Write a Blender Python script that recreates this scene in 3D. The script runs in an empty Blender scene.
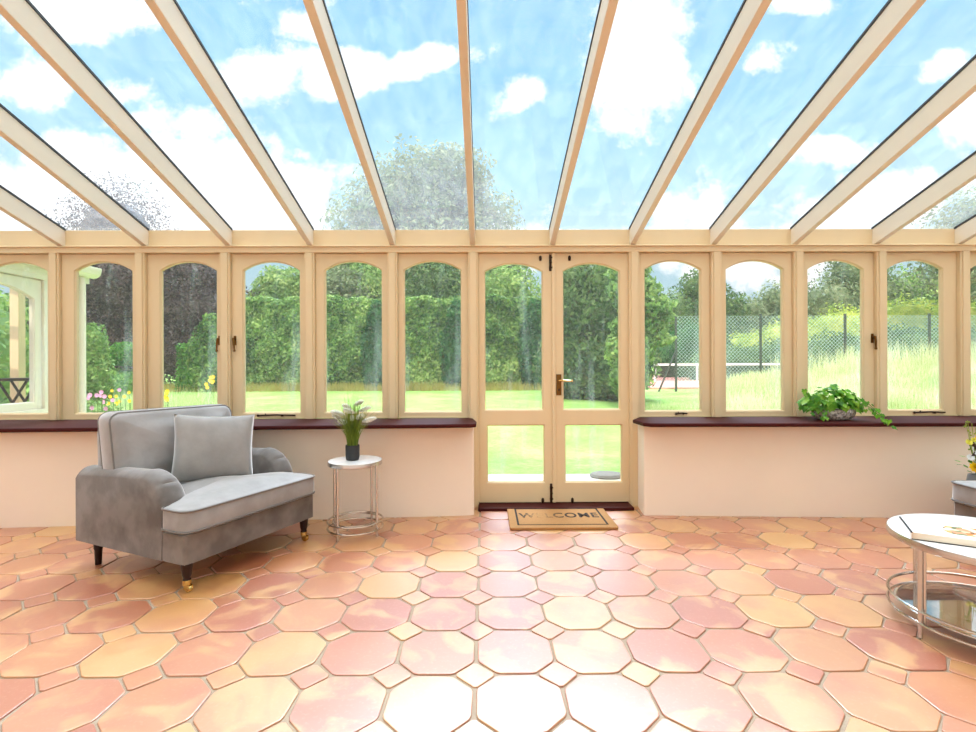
# Sunroom with a glazed lean-to roof, terracotta floor and a garden beyond
SUN_E, SKY_E, HI_GAIN, FILL_GAIN, EXPO, ROLL = 2.7, 0.70, 2.6, 38.0, 0.35, -.22
BANKS = [(95, 8, 95, 26, 0, 1.6), (88, 35, 24, 14, 0, 1.2), (30, 88, 52, 24, 0, 1.4), (118, 92, 42, 13, 8, .9), (128, 122, 34, 10, 0, .8), (265, 75, 50, 32, 8, 2.0), (300, 25, 26, 12, 0, .8), (345, 74, 66, 24, 8, 2.2), (425, 60, 62, 18, 12, 2.0),
         (150, 195, 215, 66, 0, 2.6), (195, 125, 50, 22, 0, .9), (300, 155, 26, 10, 0, .9), (530, 94, 36, 16, 25, 1.0), (640, 66, 56, 66, 0, 2.0), (665, 20, 60, 34, 0, 1.1), (800, 4, 36, 14, 0, 1.4), (760, 58, 30, 16, 10, .9),
         (835, 150, 64, 14, 0, 1.1), (950, 62, 32, 14, 20, 1.4), (965, 130, 40, 30, 40, 1.3), (885, 205, 100, 32, 10, 1.9), (100, -40, 200, 40, 0, 1), (420, 240, 300, 22, 0, .4), (760, 250, 160, 50, 0, .9)]
import bpy, bmesh, math, random
import numpy as np
from mathutils import Vector, Matrix

random.seed(4)
S = bpy.context.scene
COL = S.collection
PI = math.pi
CAMZ, F, YAW = 1.15, 500.0, math.radians(0.4)

def X(px, Y):
    """world x of something seen at picture column px that stands at depth Y"""
    return Y * math.tan(math.atan((px - 488) / F) + YAW)

# ------------------------------------------------------------------ mesh builder
class MB:
    def __init__(s): s.v = []; s.f = []; s.m = []; s.cur = 0
    def add(s, vs, fs):
        b = len(s.v); s.v += [tuple(p) for p in vs]
        for f in fs: s.f.append([b + i for i in f]); s.m.append(s.cur)
    def box(s, x0, x1, y0, y1, z0, z1):
        s.add([(x0,y0,z0),(x1,y0,z0),(x1,y1,z0),(x0,y1,z0),(x0,y0,z1),(x1,y0,z1),(x1,y1,z1),(x0,y1,z1)],
              [(0,3,2,1),(4,5,6,7),(0,1,5,4),(1,2,6,5),(2,3,7,6),(3,0,4,7)])
    def rings(s, rs, cap0=True, cap1=True):
        n = len(rs[0]); b = len(s.v)
        for r in rs: s.v += [tuple(p) for p in r]
        for k in range(len(rs) - 1):
            for i in range(n):
                j = (i + 1) % n
                s.f.append([b+k*n+i, b+k*n+j, b+(k+1)*n+j, b+(k+1)*n+i]); s.m.append(s.cur)
        if cap0: s.f.append([b+i for i in range(n)][::-1]); s.m.append(s.cur)
        if cap1: s.f.append([b+(len(rs)-1)*n+i for i in range(n)]); s.m.append(s.cur)
    def tube(s, pts, r, n=8, closed=False):
        pts = [Vector(p) for p in pts]; N = len(pts); rs = []
        rr = r if isinstance(r, (list, tuple)) else [r] * N
        up = None
        for i, p in enumerate(pts):
            a = pts[(i-1) % N] if (closed or i > 0) else p
            c = pts[(i+1) % N] if (closed or i < N-1) else p
            t = (c - a).normalized()
            if up is None:
                up = Vector((0,0,1)) if abs(t.z) < .9 else Vector((1,0,0))
            x = t.cross(up)
            if x.length < 1e-4: x = t.cross(Vector((0.3,1,0.2)))
            x.normalize(); y = x.cross(t).normalized(); up = y
            rs.append([p + (x*math.cos(2*PI*k/n) + y*math.sin(2*PI*k/n)) * rr[i] for k in range(n)])
        if closed: s.rings(rs + [rs[0]], False, False)
        else: s.rings(rs)
    def lathe(s, prof, c=(0,0,0), n=24, sx=1, sy=1):
        s.rings([[(c[0]+sx*r*math.cos(2*PI*k/n), c[1]+sy*r*math.sin(2*PI*k/n), c[2]+z) for k in range(n)] for r, z in prof])
    def torus(s, c, R, r, n=48, m=8):
        s.tube([(c[0]+R*math.cos(2*PI*k/n), c[1]+R*math.sin(2*PI*k/n), c[2]) for k in range(n)], r, m, True)
    def prism(s, poly, z0, z1):
        s.rings([[(x,y,z0) for x,y in poly], [(x,y,z1) for x,y in poly]])
    def ball(s, c, r, n=10, m=6, sz=1):
        s.lathe([(max(1e-4, r*math.sin(PI*i/m)), -r*sz*math.cos(PI*i/m)) for i in range(m+1)], c, n)
    def build(s, name, mats, parent=None, smooth=False, bevel=0, seg=2, loc=None, rz=0, recalc=True):
        me = bpy.data.meshes.new(name); me.from_pydata(s.v, [], s.f)
        if not isinstance(mats, (list, tuple)): mats = [mats]
        for m in mats: me.materials.append(m)
        if len(mats) > 1: me.polygons.foreach_set('material_index', s.m)
        if recalc and len(s.f) < 60000:
            bm = bmesh.new(); bm.from_mesh(me); bmesh.ops.recalc_face_normals(bm, faces=bm.faces); bm.to_mesh(me); bm.free()
        if smooth:
            me.polygons.foreach_set('use_smooth', [True]*len(me.polygons))
            try: me.set_sharp_from_angle(angle=math.radians(smooth if smooth is not True else 40))
            except Exception: pass
        o = bpy.data.objects.new(name, me); COL.objects.link(o)
        if parent is not None: o.parent = parent
        if loc is not None: o.location = loc
        if rz: o.rotation_euler.z = rz
        if bevel:
            b = o.modifiers.new('bevel', 'BEVEL'); b.width = bevel; b.segments = seg; b.limit_method = 'ANGLE'; b.angle_limit = math.radians(35)
        return o

def np_mesh(name, verts, faces_n, mats, parent=None, loc=None, idx=None):
    """quads made of consecutive vertices, quick"""
    me = bpy.data.meshes.new(name); nv = len(verts); k = faces_n
    me.vertices.add(nv); me.vertices.foreach_set('co', np.asarray(verts, dtype=np.float32).ravel())
    nf = nv // k
    me.loops.add(nv); me.loops.foreach_set('vertex_index', np.arange(nv, dtype=np.int32))
    me.polygons.add(nf)
    me.polygons.foreach_set('loop_start', np.arange(0, nv, k, dtype=np.int32))
    for m in (mats if isinstance(mats, (list, tuple)) else [mats]): me.materials.append(m)
    if idx is not None: me.polygons.foreach_set('material_index', np.asarray(idx, dtype=np.int32))
    me.update(calc_edges=True); me.validate()
    o = bpy.data.objects.new(name, me); COL.objects.link(o)
    if parent is not None: o.parent = parent
    if loc is not None: o.location = loc
    return o

def tag(o, label, cat, group=None, kind=None):
    o['label'] = label; o['category'] = cat
    if group: o['group'] = group
    if kind: o['kind'] = kind
    return o
def empty(name, loc, rz, label, cat, group=None, kind=None):
    o = bpy.data.objects.new(name, None); COL.objects.link(o)
    o.location = loc; o.rotation_euler.z = rz; o.empty_display_size = .1
    return tag(o, label, cat, group, kind)
def dup(root, loc=None, rz=None, label=None, parent=None):
    c = root.copy(); COL.objects.link(c)
    if parent is not None: c.parent = parent
    if loc is not None: c.location = loc
    if rz is not None: c.rotation_euler.z = rz
    if label: c['label'] = label
    for ch in list(root.children): dup(ch, parent=c)
    return c

# ------------------------------------------------------------------ materials
def lin(r, g, b):
    f = lambda c: (c/255/12.92) if c/255 <= .04045 else ((c/255+.055)/1.055)**2.4
    return (f(r), f(g), f(b), 1)
class NT:
    def __init__(s, nt): s.nt = nt; nt.nodes.clear()
    def n(s, t, props=None, **ins):
        o = s.nt.nodes.new(t)
        for k, v in (props or {}).items(): setattr(o, k, v)
        for k, v in ins.items():
            key = int(k[1:]) if k[0] == 'i' and k[1:].isdigit() else k.replace('_', ' ')
            sock = o.inputs[key]
            if isinstance(v, bpy.types.NodeSocket): s.nt.links.new(v, sock)
            elif v is not None: sock.default_value = v
        return o
    def math(s, op, a, b=None, c=None, clamp=False):
        o = s.nt.nodes.new('ShaderNodeMath'); o.operation = op; o.use_clamp = clamp
        for i, v in enumerate((a, b, c)):
            if v is None: continue
            if isinstance(v, bpy.types.NodeSocket): s.nt.links.new(v, o.inputs[i])
            else: o.inputs[i].default_value = v
        return o.outputs[0]
    def mix(s, f, a, b, blend='MIX'):
        o = s.nt.nodes.new('ShaderNodeMix'); o.data_type = 'RGBA'; o.blend_type = blend
        for i, v in ((0, f), (6, a), (7, b)):
            if isinstance(v, bpy.types.NodeSocket): s.nt.links.new(v, o.inputs[i])
            else: o.inputs[i].default_value = v
        return o.outputs[2]
    def ramp(s, fac, stops):
        o = s.nt.nodes.new('ShaderNodeValToRGB'); e = o.color_ramp.elements
        while len(e) < len(stops): e.new(.5)
        for i, (p, c) in enumerate(stops): e[i].position = p; e[i].color = c if len(c) == 4 else (*c, 1)
        s.nt.links.new(fac, o.inputs[0]); return o.outputs[0]
def new_mat(name):
    m = bpy.data.materials.new(name); m.use_nodes = True; return m, NT(m.node_tree)
def solid(name, col, rough=.5, metal=0, noise=0, scale=20, bump=0, bscale=60, sheen=0, coat=0, spec=.5, stretch=None, col2=None):
    m, t = new_mat(name)
    tc = t.n('ShaderNodeTexCoord').outputs['Object']
    if stretch: tc = t.n('ShaderNodeMapping', Vector=tc, Scale=stretch).outputs[0]
    c = col
    if noise or col2:
        nz = t.n('ShaderNodeTexNoise', Vector=tc, Scale=scale, Detail=4.0).outputs[0]
        if col2: c = t.ramp(nz, [(.38, col), (.62, col2)])
        else:
            k = t.math('MULTIPLY_ADD', nz, 2*noise, 1-noise)
            c = t.mix(1.0, col, t.n('ShaderNodeCombineColor', Red=k, Green=k, Blue=k).outputs[0], 'MULTIPLY')
    p = t.n('ShaderNodeBsdfPrincipled', Base_Color=c, Roughness=rough, Metallic=metal)
    p.inputs['Specular IOR Level'].default_value = spec
    if sheen: p.inputs['Sheen Weight'].default_value = sheen; p.inputs['Sheen Roughness'].default_value = .35
    if coat: p.inputs['Coat Weight'].default_value = coat; p.inputs['Coat Roughness'].default_value = .12
    if bump:
        b = t.n('ShaderNodeTexNoise', Vector=tc, Scale=bscale, Detail=5.0).outputs[0]
        t.nt.links.new(t.n('ShaderNodeBump', Height=b, Strength=bump, Distance=.01).outputs[0], p.inputs['Normal'])
    t.n('ShaderNodeOutputMaterial', Surface=p.outputs[0])
    return m
def leafmat(name, cols, trans=.35, nscale=.6, rough=.6):
    """leaves: each its own tint, half of the light passes through"""
    m, t = new_mat(name)
    r = t.n('ShaderNodeNewGeometry').outputs['Random Per Island']
    nz = t.n('ShaderNodeTexNoise', Vector=t.n('ShaderNodeTexCoord').outputs['Object'], Scale=nscale, Detail=3.0).outputs[0]
    k = t.math('ADD', t.math('MULTIPLY', r, .55), t.math('MULTIPLY_ADD', nz, 1.5, -.52), clamp=True)
    n = len(cols)
    c = t.ramp(k, [(i/(n-1), cc) for i, cc in enumerate(cols)])
    d = t.n('ShaderNodeBsdfPrincipled', Base_Color=c, Roughness=rough)
    d.inputs['Specular IOR Level'].default_value = .3
    tr = t.n('ShaderNodeBsdfTranslucent', Color=c)
    mx = t.n('ShaderNodeMixShader', i0=trans, i1=d.outputs[0], i2=tr.outputs[0])
    t.n('ShaderNodeOutputMaterial', Surface=mx.outputs[0])
    return m
def glassmat(name, dirt=0.0, dcol=(.8,.85,.88,1), stretch=(1,1,1), scale=3.0, lo=.45, hi=.7, base=0.0, tint=(1,1,1,1), refl=.06):
    """thin clear pane: Fresnel reflection over clear transmission, with a film of dirt that scatters light"""
    m, t = new_mat(name)
    ge = t.n('ShaderNodeNewGeometry')
    cs = t.math('ABSOLUTE', t.n('ShaderNodeVectorMath', {'operation': 'DOT_PRODUCT'}, i0=ge.outputs['Incoming'], i1=ge.outputs['Normal']).outputs['Value'])
    fr = t.math('MULTIPLY_ADD', t.math('POWER', t.math('SUBTRACT', 1.0, cs), 5.0), .9, .04)
    tb = t.n('ShaderNodeBsdfTransparent', Color=tint)
    gl = t.n('ShaderNodeBsdfGlossy', Roughness=.02)
    a = t.n('ShaderNodeMixShader', i0=t.math('MULTIPLY', fr, .75), i1=tb.outputs[0], i2=gl.outputs[0])
    out = a.outputs[0]
    if dirt or base:
        tc = t.n('ShaderNodeMapping', Vector=t.n('ShaderNodeTexCoord').outputs['Object'], Scale=stretch).outputs[0]
        nz = t.n('ShaderNodeTexNoise', Vector=tc, Scale=scale, Detail=6.0, Roughness=.65).outputs[0]
        k = t.n('ShaderNodeMapRange', Value=nz, From_Min=lo, From_Max=hi, To_Min=base, To_Max=base+dirt).outputs[0]
        tr = t.n('ShaderNodeBsdfTranslucent', Color=dcol)
        out = t.n('ShaderNodeMixShader', i0=k, i1=out, i2=tr.outputs[0]).outputs[0]
    t.n('ShaderNodeOutputMaterial', Surface=out)
    return m

M = {}
M['cream'] = solid('cream_paint', lin(222,200,160), .45, noise=.05, scale=6, stretch=(1,1,.3))
M['cream_beam'] = solid('cream_beam_paint', lin(224,212,190), .5, noise=.07, scale=9, stretch=(1,.15,1))
M['seal'] = solid('black_glazing_seal', lin(58,58,58), .6)
M['plaster'] = solid('peach_plaster', lin(243,231,214), .85, noise=.04, scale=2.5, bump=.12, bscale=14)
M['plaster_white'] = solid('white_plaster', lin(246,242,236), .8, noise=.03, scale=3, bump=.1, bscale=20)
M['sill'] = solid('mahogany_varnish', lin(62,15,13), .6, noise=.25, scale=5, stretch=(.3,4,4), spec=.15)
M['bronze'] = solid('aged_brass', lin(112,78,40), .35, 1, noise=.3, scale=60)
M['dark_metal'] = solid('dark_bronze', lin(60,42,30), .4, .8)
M['chrome'] = solid('brushed_nickel', lin(205,192,178), .18, 1)
M['rim_metal'] = solid('satin_nickel', lin(206,200,194), .26, 1)
M['brass'] = solid('polished_brass', lin(206,172,104), .16, 1)
M['leg_wood'] = solid('dark_mahogany_leg', lin(40,16,12), .35, spec=.3)
M['marble'] = solid('white_marble', lin(250,250,248), .12, noise=0, col2=lin(232,234,236), scale=5, coat=.5)
M['black_pot'] = solid('matt_black_ceramic', lin(30,32,33), .5)
M['stone_bowl'] = solid('mottled_stone', lin(206,198,190), .8, col2=lin(120,112,106), scale=60, bump=.5, bscale=80)
M['soil'] = solid('dark_soil', lin(50,38,28), .95)
M['coir'] = solid('coir', lin(176,130,80), .95, noise=.22, scale=120, bump=.6, bscale=260)
M['coir_black'] = solid('coir_black', lin(48,38,30), .95, noise=.2, scale=150)
M['concrete'] = solid('pale_paving', lin(206,200,188), .9, noise=.1, scale=2, bump=.2, bscale=30)
M['pebble'] = solid('grey_slab', lin(120,116,108), .9, noise=.2, scale=9)
M['white_paint'] = solid('white_gloss_paint', lin(222,214,194), .4, noise=.03)
M['brick_render'] = solid('house_render', lin(240,232,220), .85, noise=.05)
M['paper'] = solid('book_pages', lin(226,212,190), .8, noise=.12, scale=90, stretch=(.02,.02,8))
M['ink'] = solid('black_cover_board', lin(28,28,32), .5)
M['cover'] = solid('glossy_white_cover', lin(246,246,244), .25)
M['inkgrey'] = solid('pale_grey_print', lin(150,150,150), .5)
M['bark'] = solid('bark', lin(92,76,62), .95, noise=.25, scale=7, bump=.6, bscale=12)
M['post_metal'] = solid('dark_green_post', lin(64,74,66), .6)
M['net_white'] = solid('white_tape', lin(236,238,236), .7)
M['court'] = solid('red_court_surface', lin(214,150,138), .95, noise=.06, scale=3)
M['vase'] = solid('blue_grey_glaze', lin(128,140,150), .3)
M['dark_leaf'] = solid('dark_brown_leaf', lin(62,38,36), .7)
M['yellow'] = solid('yellow_petals', lin(248,206,20), .6, noise=.12, scale=60)
M['paleyellow'] = solid('lemon_petals', lin(232,226,90), .6, noise=.1, scale=60)
M['whitepetal'] = solid('white_petals', lin(240,242,240), .7)
M['pinkpetal'] = solid('pink_petals', lin(226,160,200), .7)
M['plume'] = None
M['velvet_lit'] = solid('lit_grey_velvet', lin(142,140,138), .7, col2=lin(156,154,153), scale=8, sheen=1.0, bump=.08, bscale=40)  # chair's grey velvet in a lighter tint, standing in for light on its nap
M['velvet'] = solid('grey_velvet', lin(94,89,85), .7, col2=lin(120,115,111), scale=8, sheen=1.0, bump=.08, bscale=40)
M['piping'] = solid('grey_piping', lin(112,108,104), .6, sheen=.3)
M['pillow_velvet'] = solid('light_grey_velvet', lin(138,136,133), .75, col2=lin(146,144,141), scale=12, sheen=1.0, bump=.1, bscale=30)
M['blade'] = leafmat('artificial_grass', [lin(70,92,26), lin(120,142,44), lin(168,178,80)], .3, 6)
M['plume'] = leafmat('white_plume', [lin(240,238,226), lin(254,254,250)], .5, 3)
M['ivy'] = leafmat('ivy_leaf', [lin(38,92,24), lin(92,158,40), lin(168,212,78)], .35, 16, .4)
M['stem'] = solid('green_stem', lin(90,120,50), .6)
M['tile'] = None
M['grout'] = solid('sandy_grout', lin(164,148,128), .95, noise=.12, scale=12, bump=.3, bscale=60)
M['glass'] = glassmat('window_glass', .15, (.8,.84,.8,1), (1.0,1,.12), 9.0, .52, .8, .012)
M['roof_glass'] = glassmat('dusty_roof_glass', .045, (.95,.97,1,1), (1,.35,1), 11.0, .4, .75, .055)
M['wing_glass'] = glassmat('garden_wing_glass')
M['shelf_glass'] = None

# terracotta: every tile its own tint, flamed with ochre and red, lightly sealed
m, t = new_mat('terracotta_tile')
geo = t.n('ShaderNodeNewGeometry'); obc = t.n('ShaderNodeTexCoord').outputs['Object']
r = geo.outputs['Random Per Island']
base = t.ramp(r, [(0, lin(168,86,46)), (.2, lin(182,104,60)), (.4, lin(188,118,74)), (.58, lin(172,90,48)), (.75, lin(194,128,72)), (.88, lin(204,150,74)), (1, lin(164,80,40))])
off = t.n('ShaderNodeCombineXYZ', X=t.math('MULTIPLY', r, 37.0), Y=t.math('MULTIPLY', r, 91.0))
pos = t.n('ShaderNodeVectorMath', {'operation': 'ADD'}, i0=obc, i1=off.outputs[0]).outputs[0]
n1 = t.n('ShaderNodeTexNoise', Vector=pos, Scale=4.5, Detail=4.0, Distortion=.8).outputs[0]
n2 = t.n('ShaderNodeTexNoise', Vector=pos, Scale=3.1, Detail=3.0).outputs[0]
n3 = t.n('ShaderNodeTexNoise', Vector=obc, Scale=70.0, Detail=5.0).outputs[0]
c = t.mix(t.n('ShaderNodeMapRange', Value=n1, From_Min=.5, From_Max=.62, To_Max=.75).outputs[0], base, lin(206,154,88))
c = t.mix(t.n('ShaderNodeMapRange', Value=n2, From_Min=.52, From_Max=.68, To_Max=.5).outputs[0], c, lin(172,86,48))
c = t.mix(t.n('ShaderNodeMapRange', Value=n3, From_Min=.55, From_Max=.75, To_Max=.15).outputs[0], c, lin(226,190,160))
p = t.n('ShaderNodeBsdfPrincipled', Base_Color=c, Roughness=t.n('ShaderNodeMapRange', Value=n1, From_Min=.3, From_Max=.7, To_Min=.3, To_Max=.46).outputs[0])
p.inputs['Specular IOR Level'].default_value = .8
p.inputs['Coat Weight'].default_value = 1.0; p.inputs['Coat Roughness'].default_value = .4; p.inputs['Coat IOR'].default_value = 2.2
hb = t.n('ShaderNodeBump', Height=t.math('ADD', t.math('MULTIPLY', n3, .1), n2), Strength=.15, Distance=.008)
t.nt.links.new(hb.outputs[0], p.inputs['Normal'])
t.n('ShaderNodeOutputMaterial', Surface=p.outputs[0]); M['tile'] = m

# mirrored glass shelf
m, t = new_mat('tinted_shelf_glass')
gl = t.n('ShaderNodeBsdfGlossy', Roughness=.02, Color=(.9,.9,.9,1)); tb = t.n('ShaderNodeBsdfTransparent', Color=(.9,.9,.88,1))
t.n('ShaderNodeOutputMaterial', Surface=t.n('ShaderNodeMixShader', i0=.45, i1=tb.outputs[0], i2=gl.outputs[0]).outputs[0]); M['shelf_glass'] = m

# chain link mesh: wires with open diamonds between
def netmat(name, step, wire, col):
    m, t = new_mat(name)
    sp = t.n('ShaderNodeSeparateXYZ', Vector=t.n('ShaderNodeTexCoord').outputs['Object'])
    a = t.math('ADD', sp.outputs[0], sp.outputs[2]); b = t.math('SUBTRACT', sp.outputs[0], sp.outputs[2])
    fa = t.math('LESS_THAN', t.math('FRACT', t.math('DIVIDE', a, step)), wire)
    fb = t.math('LESS_THAN', t.math('FRACT', t.math('DIVIDE', b, step)), wire)
    k = t.math('MAXIMUM', fa, fb)
    d = t.n('ShaderNodeBsdfPrincipled', Base_Color=col, Roughness=.6); tb = t.n('ShaderNodeBsdfTransparent')
    t.n('ShaderNodeOutputMaterial', Surface=t.n('ShaderNodeMixShader', i0=k, i1=tb.outputs[0], i2=d.outputs[0]).outputs[0])
    return m
M['chain'] = netmat('green_chain_link', .13, .075, lin(186,212,206))
M['court_net'] = netmat('dark_court_net', .08, .2, lin(50,60,56))

# lawn and meadow
def lawnmat(name, stops, scale):
    m, t = new_mat(name)
    tc = t.n('ShaderNodeTexCoord').outputs['Object']
    a = t.n('ShaderNodeTexNoise', Vector=tc, Scale=scale, Detail=6.0, Roughness=.7).outputs[0]
    b = t.n('ShaderNodeTexNoise', Vector=tc, Scale=scale*14, Detail=3.0).outputs[0]
    k = t.math('ADD', t.math('MULTIPLY', a, .7), t.math('MULTIPLY', b, .3))
    c = t.ramp(k, stops)
    p = t.n('ShaderNodeBsdfPrincipled', Base_Color=c, Roughness=.9); p.inputs['Specular IOR Level'].default_value = .1
    t.nt.links.new(t.n('ShaderNodeBump', Height=b, Strength=.5, Distance=.03).outputs[0], p.inputs['Normal'])
    t.n('ShaderNodeOutputMaterial', Surface=p.outputs[0]); return m
M['lawn'] = lawnmat('lawn_turf', [(.35, lin(116,160,72)), (.5, lin(136,176,90)), (.65, lin(164,192,114))], .8)
M['leaf_hedge'] = leafmat('laurel_hedge_leaf', [lin(34,72,28), lin(80,124,54), lin(134,170,84), lin(200,220,136)])
M['leaf_light'] = leafmat('light_green_leaf', [lin(78,118,56), lin(128,164,88), lin(188,206,124)])
M['leaf_dark'] = leafmat('dark_evergreen_leaf', [lin(24,66,34), lin(46,102,52), lin(92,144,80)])
M['leaf_mid'] = leafmat('mid_green_leaf', [lin(46,78,40), lin(84,116,62), lin(130,156,90)])
M['leaf_grey'] = leafmat('silver_green_leaf', [lin(84,104,72), lin(122,140,98), lin(166,176,134)])
M['leaf_copper'] = leafmat('copper_beech_leaf', [lin(32,25,28), lin(66,52,52), lin(124,110,108)], .25)
M['leaf_yew'] = leafmat('clipped_yew_leaf', [lin(36,86,26), lin(78,136,40), lin(140,184,76)])
M['leaf_gold'] = leafmat('yellow_green_leaf', [lin(110,146,62), lin(172,190,84), lin(218,218,108)])
M['hay'] = leafmat('long_dry_grass', [lin(176,180,124), lin(212,212,164), lin(242,240,214)], .4, 1)
M['straw'] = leafmat('straw_grass', [lin(128,136,66), lin(186,168,96), lin(176,186,104)], .3, 1)
M['turfblade'] = leafmat('green_grass_blade', [lin(160,184,112), lin(196,208,148), lin(226,230,186)], .4, 1)
# ================================================================== THE ROOM
YW = 4.06                       # plane of the window sashes
ZP = [-112, -27, 58.5, 143.5, 227.7, 311.5, 393.5, 473.5, 633, 714.5, 796, 878, 960.5, 1043, 1126]
PX = [X(p, YW) for p in ZP]
XL, XR, YB = -4.95, 5.3, -1.4
ROOFS = .297
Z_PLATE, Z_BEAM0, Z_HEAD, Z_SASH0 = 2.246, 2.104, 2.047, .716
def roofz(y): return Z_PLATE + ROOFS * (YW - .03 - y)

# ---- floor: octagons with small squares between, laid in sandy grout
fl = MB()
fl.cur = 0; fl.box(XL-.1, XR+.1, YB-.1, 4.25, -.12, -.006)
P, T = .307, .225
fl.cur = 1
rng = random.Random(11)
def tile(cx, cy, pts):
    dz = rng.uniform(-.0012, .0015); tx, ty = rng.uniform(-.004,.004), rng.uniform(-.004,.004)
    rot = rng.uniform(-.012, .012); jx, jy = rng.uniform(-.0015,.0015), rng.uniform(-.0015,.0015)
    def ring(s, z):
        o = []
        for x, y in pts:
            r = math.hypot(x, y); k = (r - s) / r
            x2, y2 = x*k, y*k
            o.append((cx+jx + x2*math.cos(rot)-y2*math.sin(rot), cy+jy + x2*math.sin(rot)+y2*math.cos(rot), z + dz + x2*tx + y2*ty))
        return o
    fl.rings([ring(0, -.02), ring(0, -.0022), ring(.0012, -.0006), ring(.003, 0)], False, True)
def jit(pts, a=.0038): return [(x+rng.uniform(-a,a), y+rng.uniform(-a,a)) for x, y in pts]
g = .006; h = P/2 - g; c_ = T*P + .0   # c_: half of the flat side
octo = [(h,-c_),(h,c_),(c_,h),(-c_,h),(-h,c_),(-h,-c_),(-c_,-h),(c_,-h)]
d_ = P/2 - c_ - g*1.25
dia = [(d_,0),(0,d_),(-d_,0),(0,-d_)]
def soften(poly, k=.08):
    out = []
    n = len(poly)
    for i in range(n):
        p, a, b = Vector(poly[i]), Vector(poly[i-1]), Vector(poly[(i+1) % n])
        out += [tuple(p + (a-p)*k), tuple(p + (b-p)*k)]
    return out
ix0, ix1 = int((XL-.115)/P)-1, int((XR-.115)/P)+1
iy0, iy1 = int((YB-1.70)/P)-1, int((4.2-1.70)/P)+1
for i in range(ix0, ix1+1):
    for j in range(iy0, iy1+1):
        x, y = .115 + i*P, 1.70 + j*P
        if XL < x < XR and YB < y < 4.2: tile(x, y, soften(jit(octo)))
        x += P/2; y += P/2
        if XL < x < XR and YB < y < 4.2: tile(x, y, soften(jit(dia, .0015), .1))
tag(fl.build('floor', [M['grout'], M['tile']]), 'terracotta floor of octagonal tiles with small square insets', 'floor', kind='structure')

# ---- low walls under the windows: their inner faces run slightly askew
def yfront_l(x): return 3.80 + (x + .09) * .07
def yfront_r(x): return 3.77 - (x - 1.2) * .05
w = MB()
w.rings([[(XL, yfront_l(XL), z), (-.083, yfront_l(-.083), z), (-.10, 4.12, z), (XL, 4.12, z)] for z in (-.01, .688)])
tag(w.build('wall_back_left', M['plaster'], bevel=.012), 'low peach plaster wall left of the double doors, behind the grey armchair', 'wall', kind='structure')
w = MB()
w.rings([[(1.20, yfront_r(1.2), z), (XR, yfront_r(XR), z), (XR, 4.12, z), (1.24, 4.12, z)] for z in (-.01, .688)])
tag(w.build('wall_back_right', M['plaster'], bevel=.012), 'low peach plaster wall right of the double doors, under the ivy planter', 'wall', kind='structure')
def sill(name, poly, label):
    s = MB(); s.prism(poly, .688, .716)
    n = len(poly)
    o = s.build(name, M['sill'], bevel=.008, seg=3)
    tag(o, label, 'window sill', kind='structure')
sill('trim_1', [(XL, 3.41), (-.10, 3.62), (-.062, 3.65), (-.062, 3.8), (-.10, 4.045), (XL, 4.045)], 'dark mahogany window sill left of the double doors')
sill('trim_2', [(1.16, 3.66), (1.20, 3.61), (XR, 3.50), (XR, 4.045), (1.25, 4.045), (1.145, 3.86)], 'dark mahogany window sill right of the double doors')

# ---- house wall behind, side walls up to the sloping roof
w = MB(); w.box(XL-3, XR+3, YB-.3, YB, -.1, 8.6)
tag(w.build('wall_front', M['brick_render']), 'pale house wall the lean-to roof rises to', 'wall', kind='structure')
for nm, x0, x1 in (('wall_left', XL-.12, XL), ('wall_right', XR, XR+.12)):
    w = MB()
    prof = [(YB, -.1), (4.12, -.1), (4.12, Z_PLATE-.02), (YB, roofz(YB)-.02)]
    w.rings([[(x0, y, z) for y, z in prof], [(x1, y, z) for y, z in prof]])
    tag(w.build(nm, M['plaster_white']), 'pale plaster end wall on the %s of the sunroom' % nm.split('_')[1], 'wall', kind='structure')

# ---- posts, head rail, wall plate
k = 3
for i, x in enumerate(PX):
    w = MB(); hw = .041
    z0 = .716 if i not in (7, 8) else 0.0
    w.box(x-hw, x+hw, YW-.045, YW+.07, z0, Z_HEAD+.01)
    if i in (7, 8): w.box(x-.065, x+.065, YW+.05, YW+.07, 0, Z_HEAD)
    w.box(x-hw+.014, x+hw-.014, YW-.056, YW-.04, z0, Z_HEAD)
    word = ['', '', 'second', 'third', 'fourth', 'fifth', 'sixth', 'seventh', 'eighth']
    if i == 7: lab = 'cream wooden post at the left side of the double doors'
    elif i == 8: lab = 'cream wooden post at the right side of the double doors'
    elif i < 7: lab = 'cream wooden window post, %s post leftwards counting from the doors' % word[8-i]
    else: lab = 'cream wooden window post, %s post rightwards counting from the doors' % word[i-7]
    tag(w.build('trim_%d' % k, M['cream'], bevel=.004), lab, 'window post', kind='structure'); k += 1
w = MB()
w.box(XL, XR, YW-.055, YW+.08, Z_HEAD, Z_BEAM0+.002)
w.box(XL, XR, YW-.07, YW+.08, Z_BEAM0-.014, Z_BEAM0-.002)
tag(w.build('trim_%d' % k, M['cream'], bevel=.004), 'cream head rail running above the windows and doors', 'rail', kind='structure'); k += 1
w = MB()
w.box(XL, XR, YW-.03, YW+.1, Z_BEAM0, Z_PLATE-.012)
tag(w.build('trim_%d' % k, M['cream'], bevel=.003), 'cream eaves beam the rafters rest on', 'beam', kind='structure'); k += 1
w = MB(); w.box(X(478, YW)+.0, X(628, YW), YW-.16, YW+.1, -.005, .024)
tag(w.build('trim_%d' % k, M['sill'], bevel=.005), 'dark wooden threshold under the double doors', 'threshold', kind='structure'); k += 1

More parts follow.
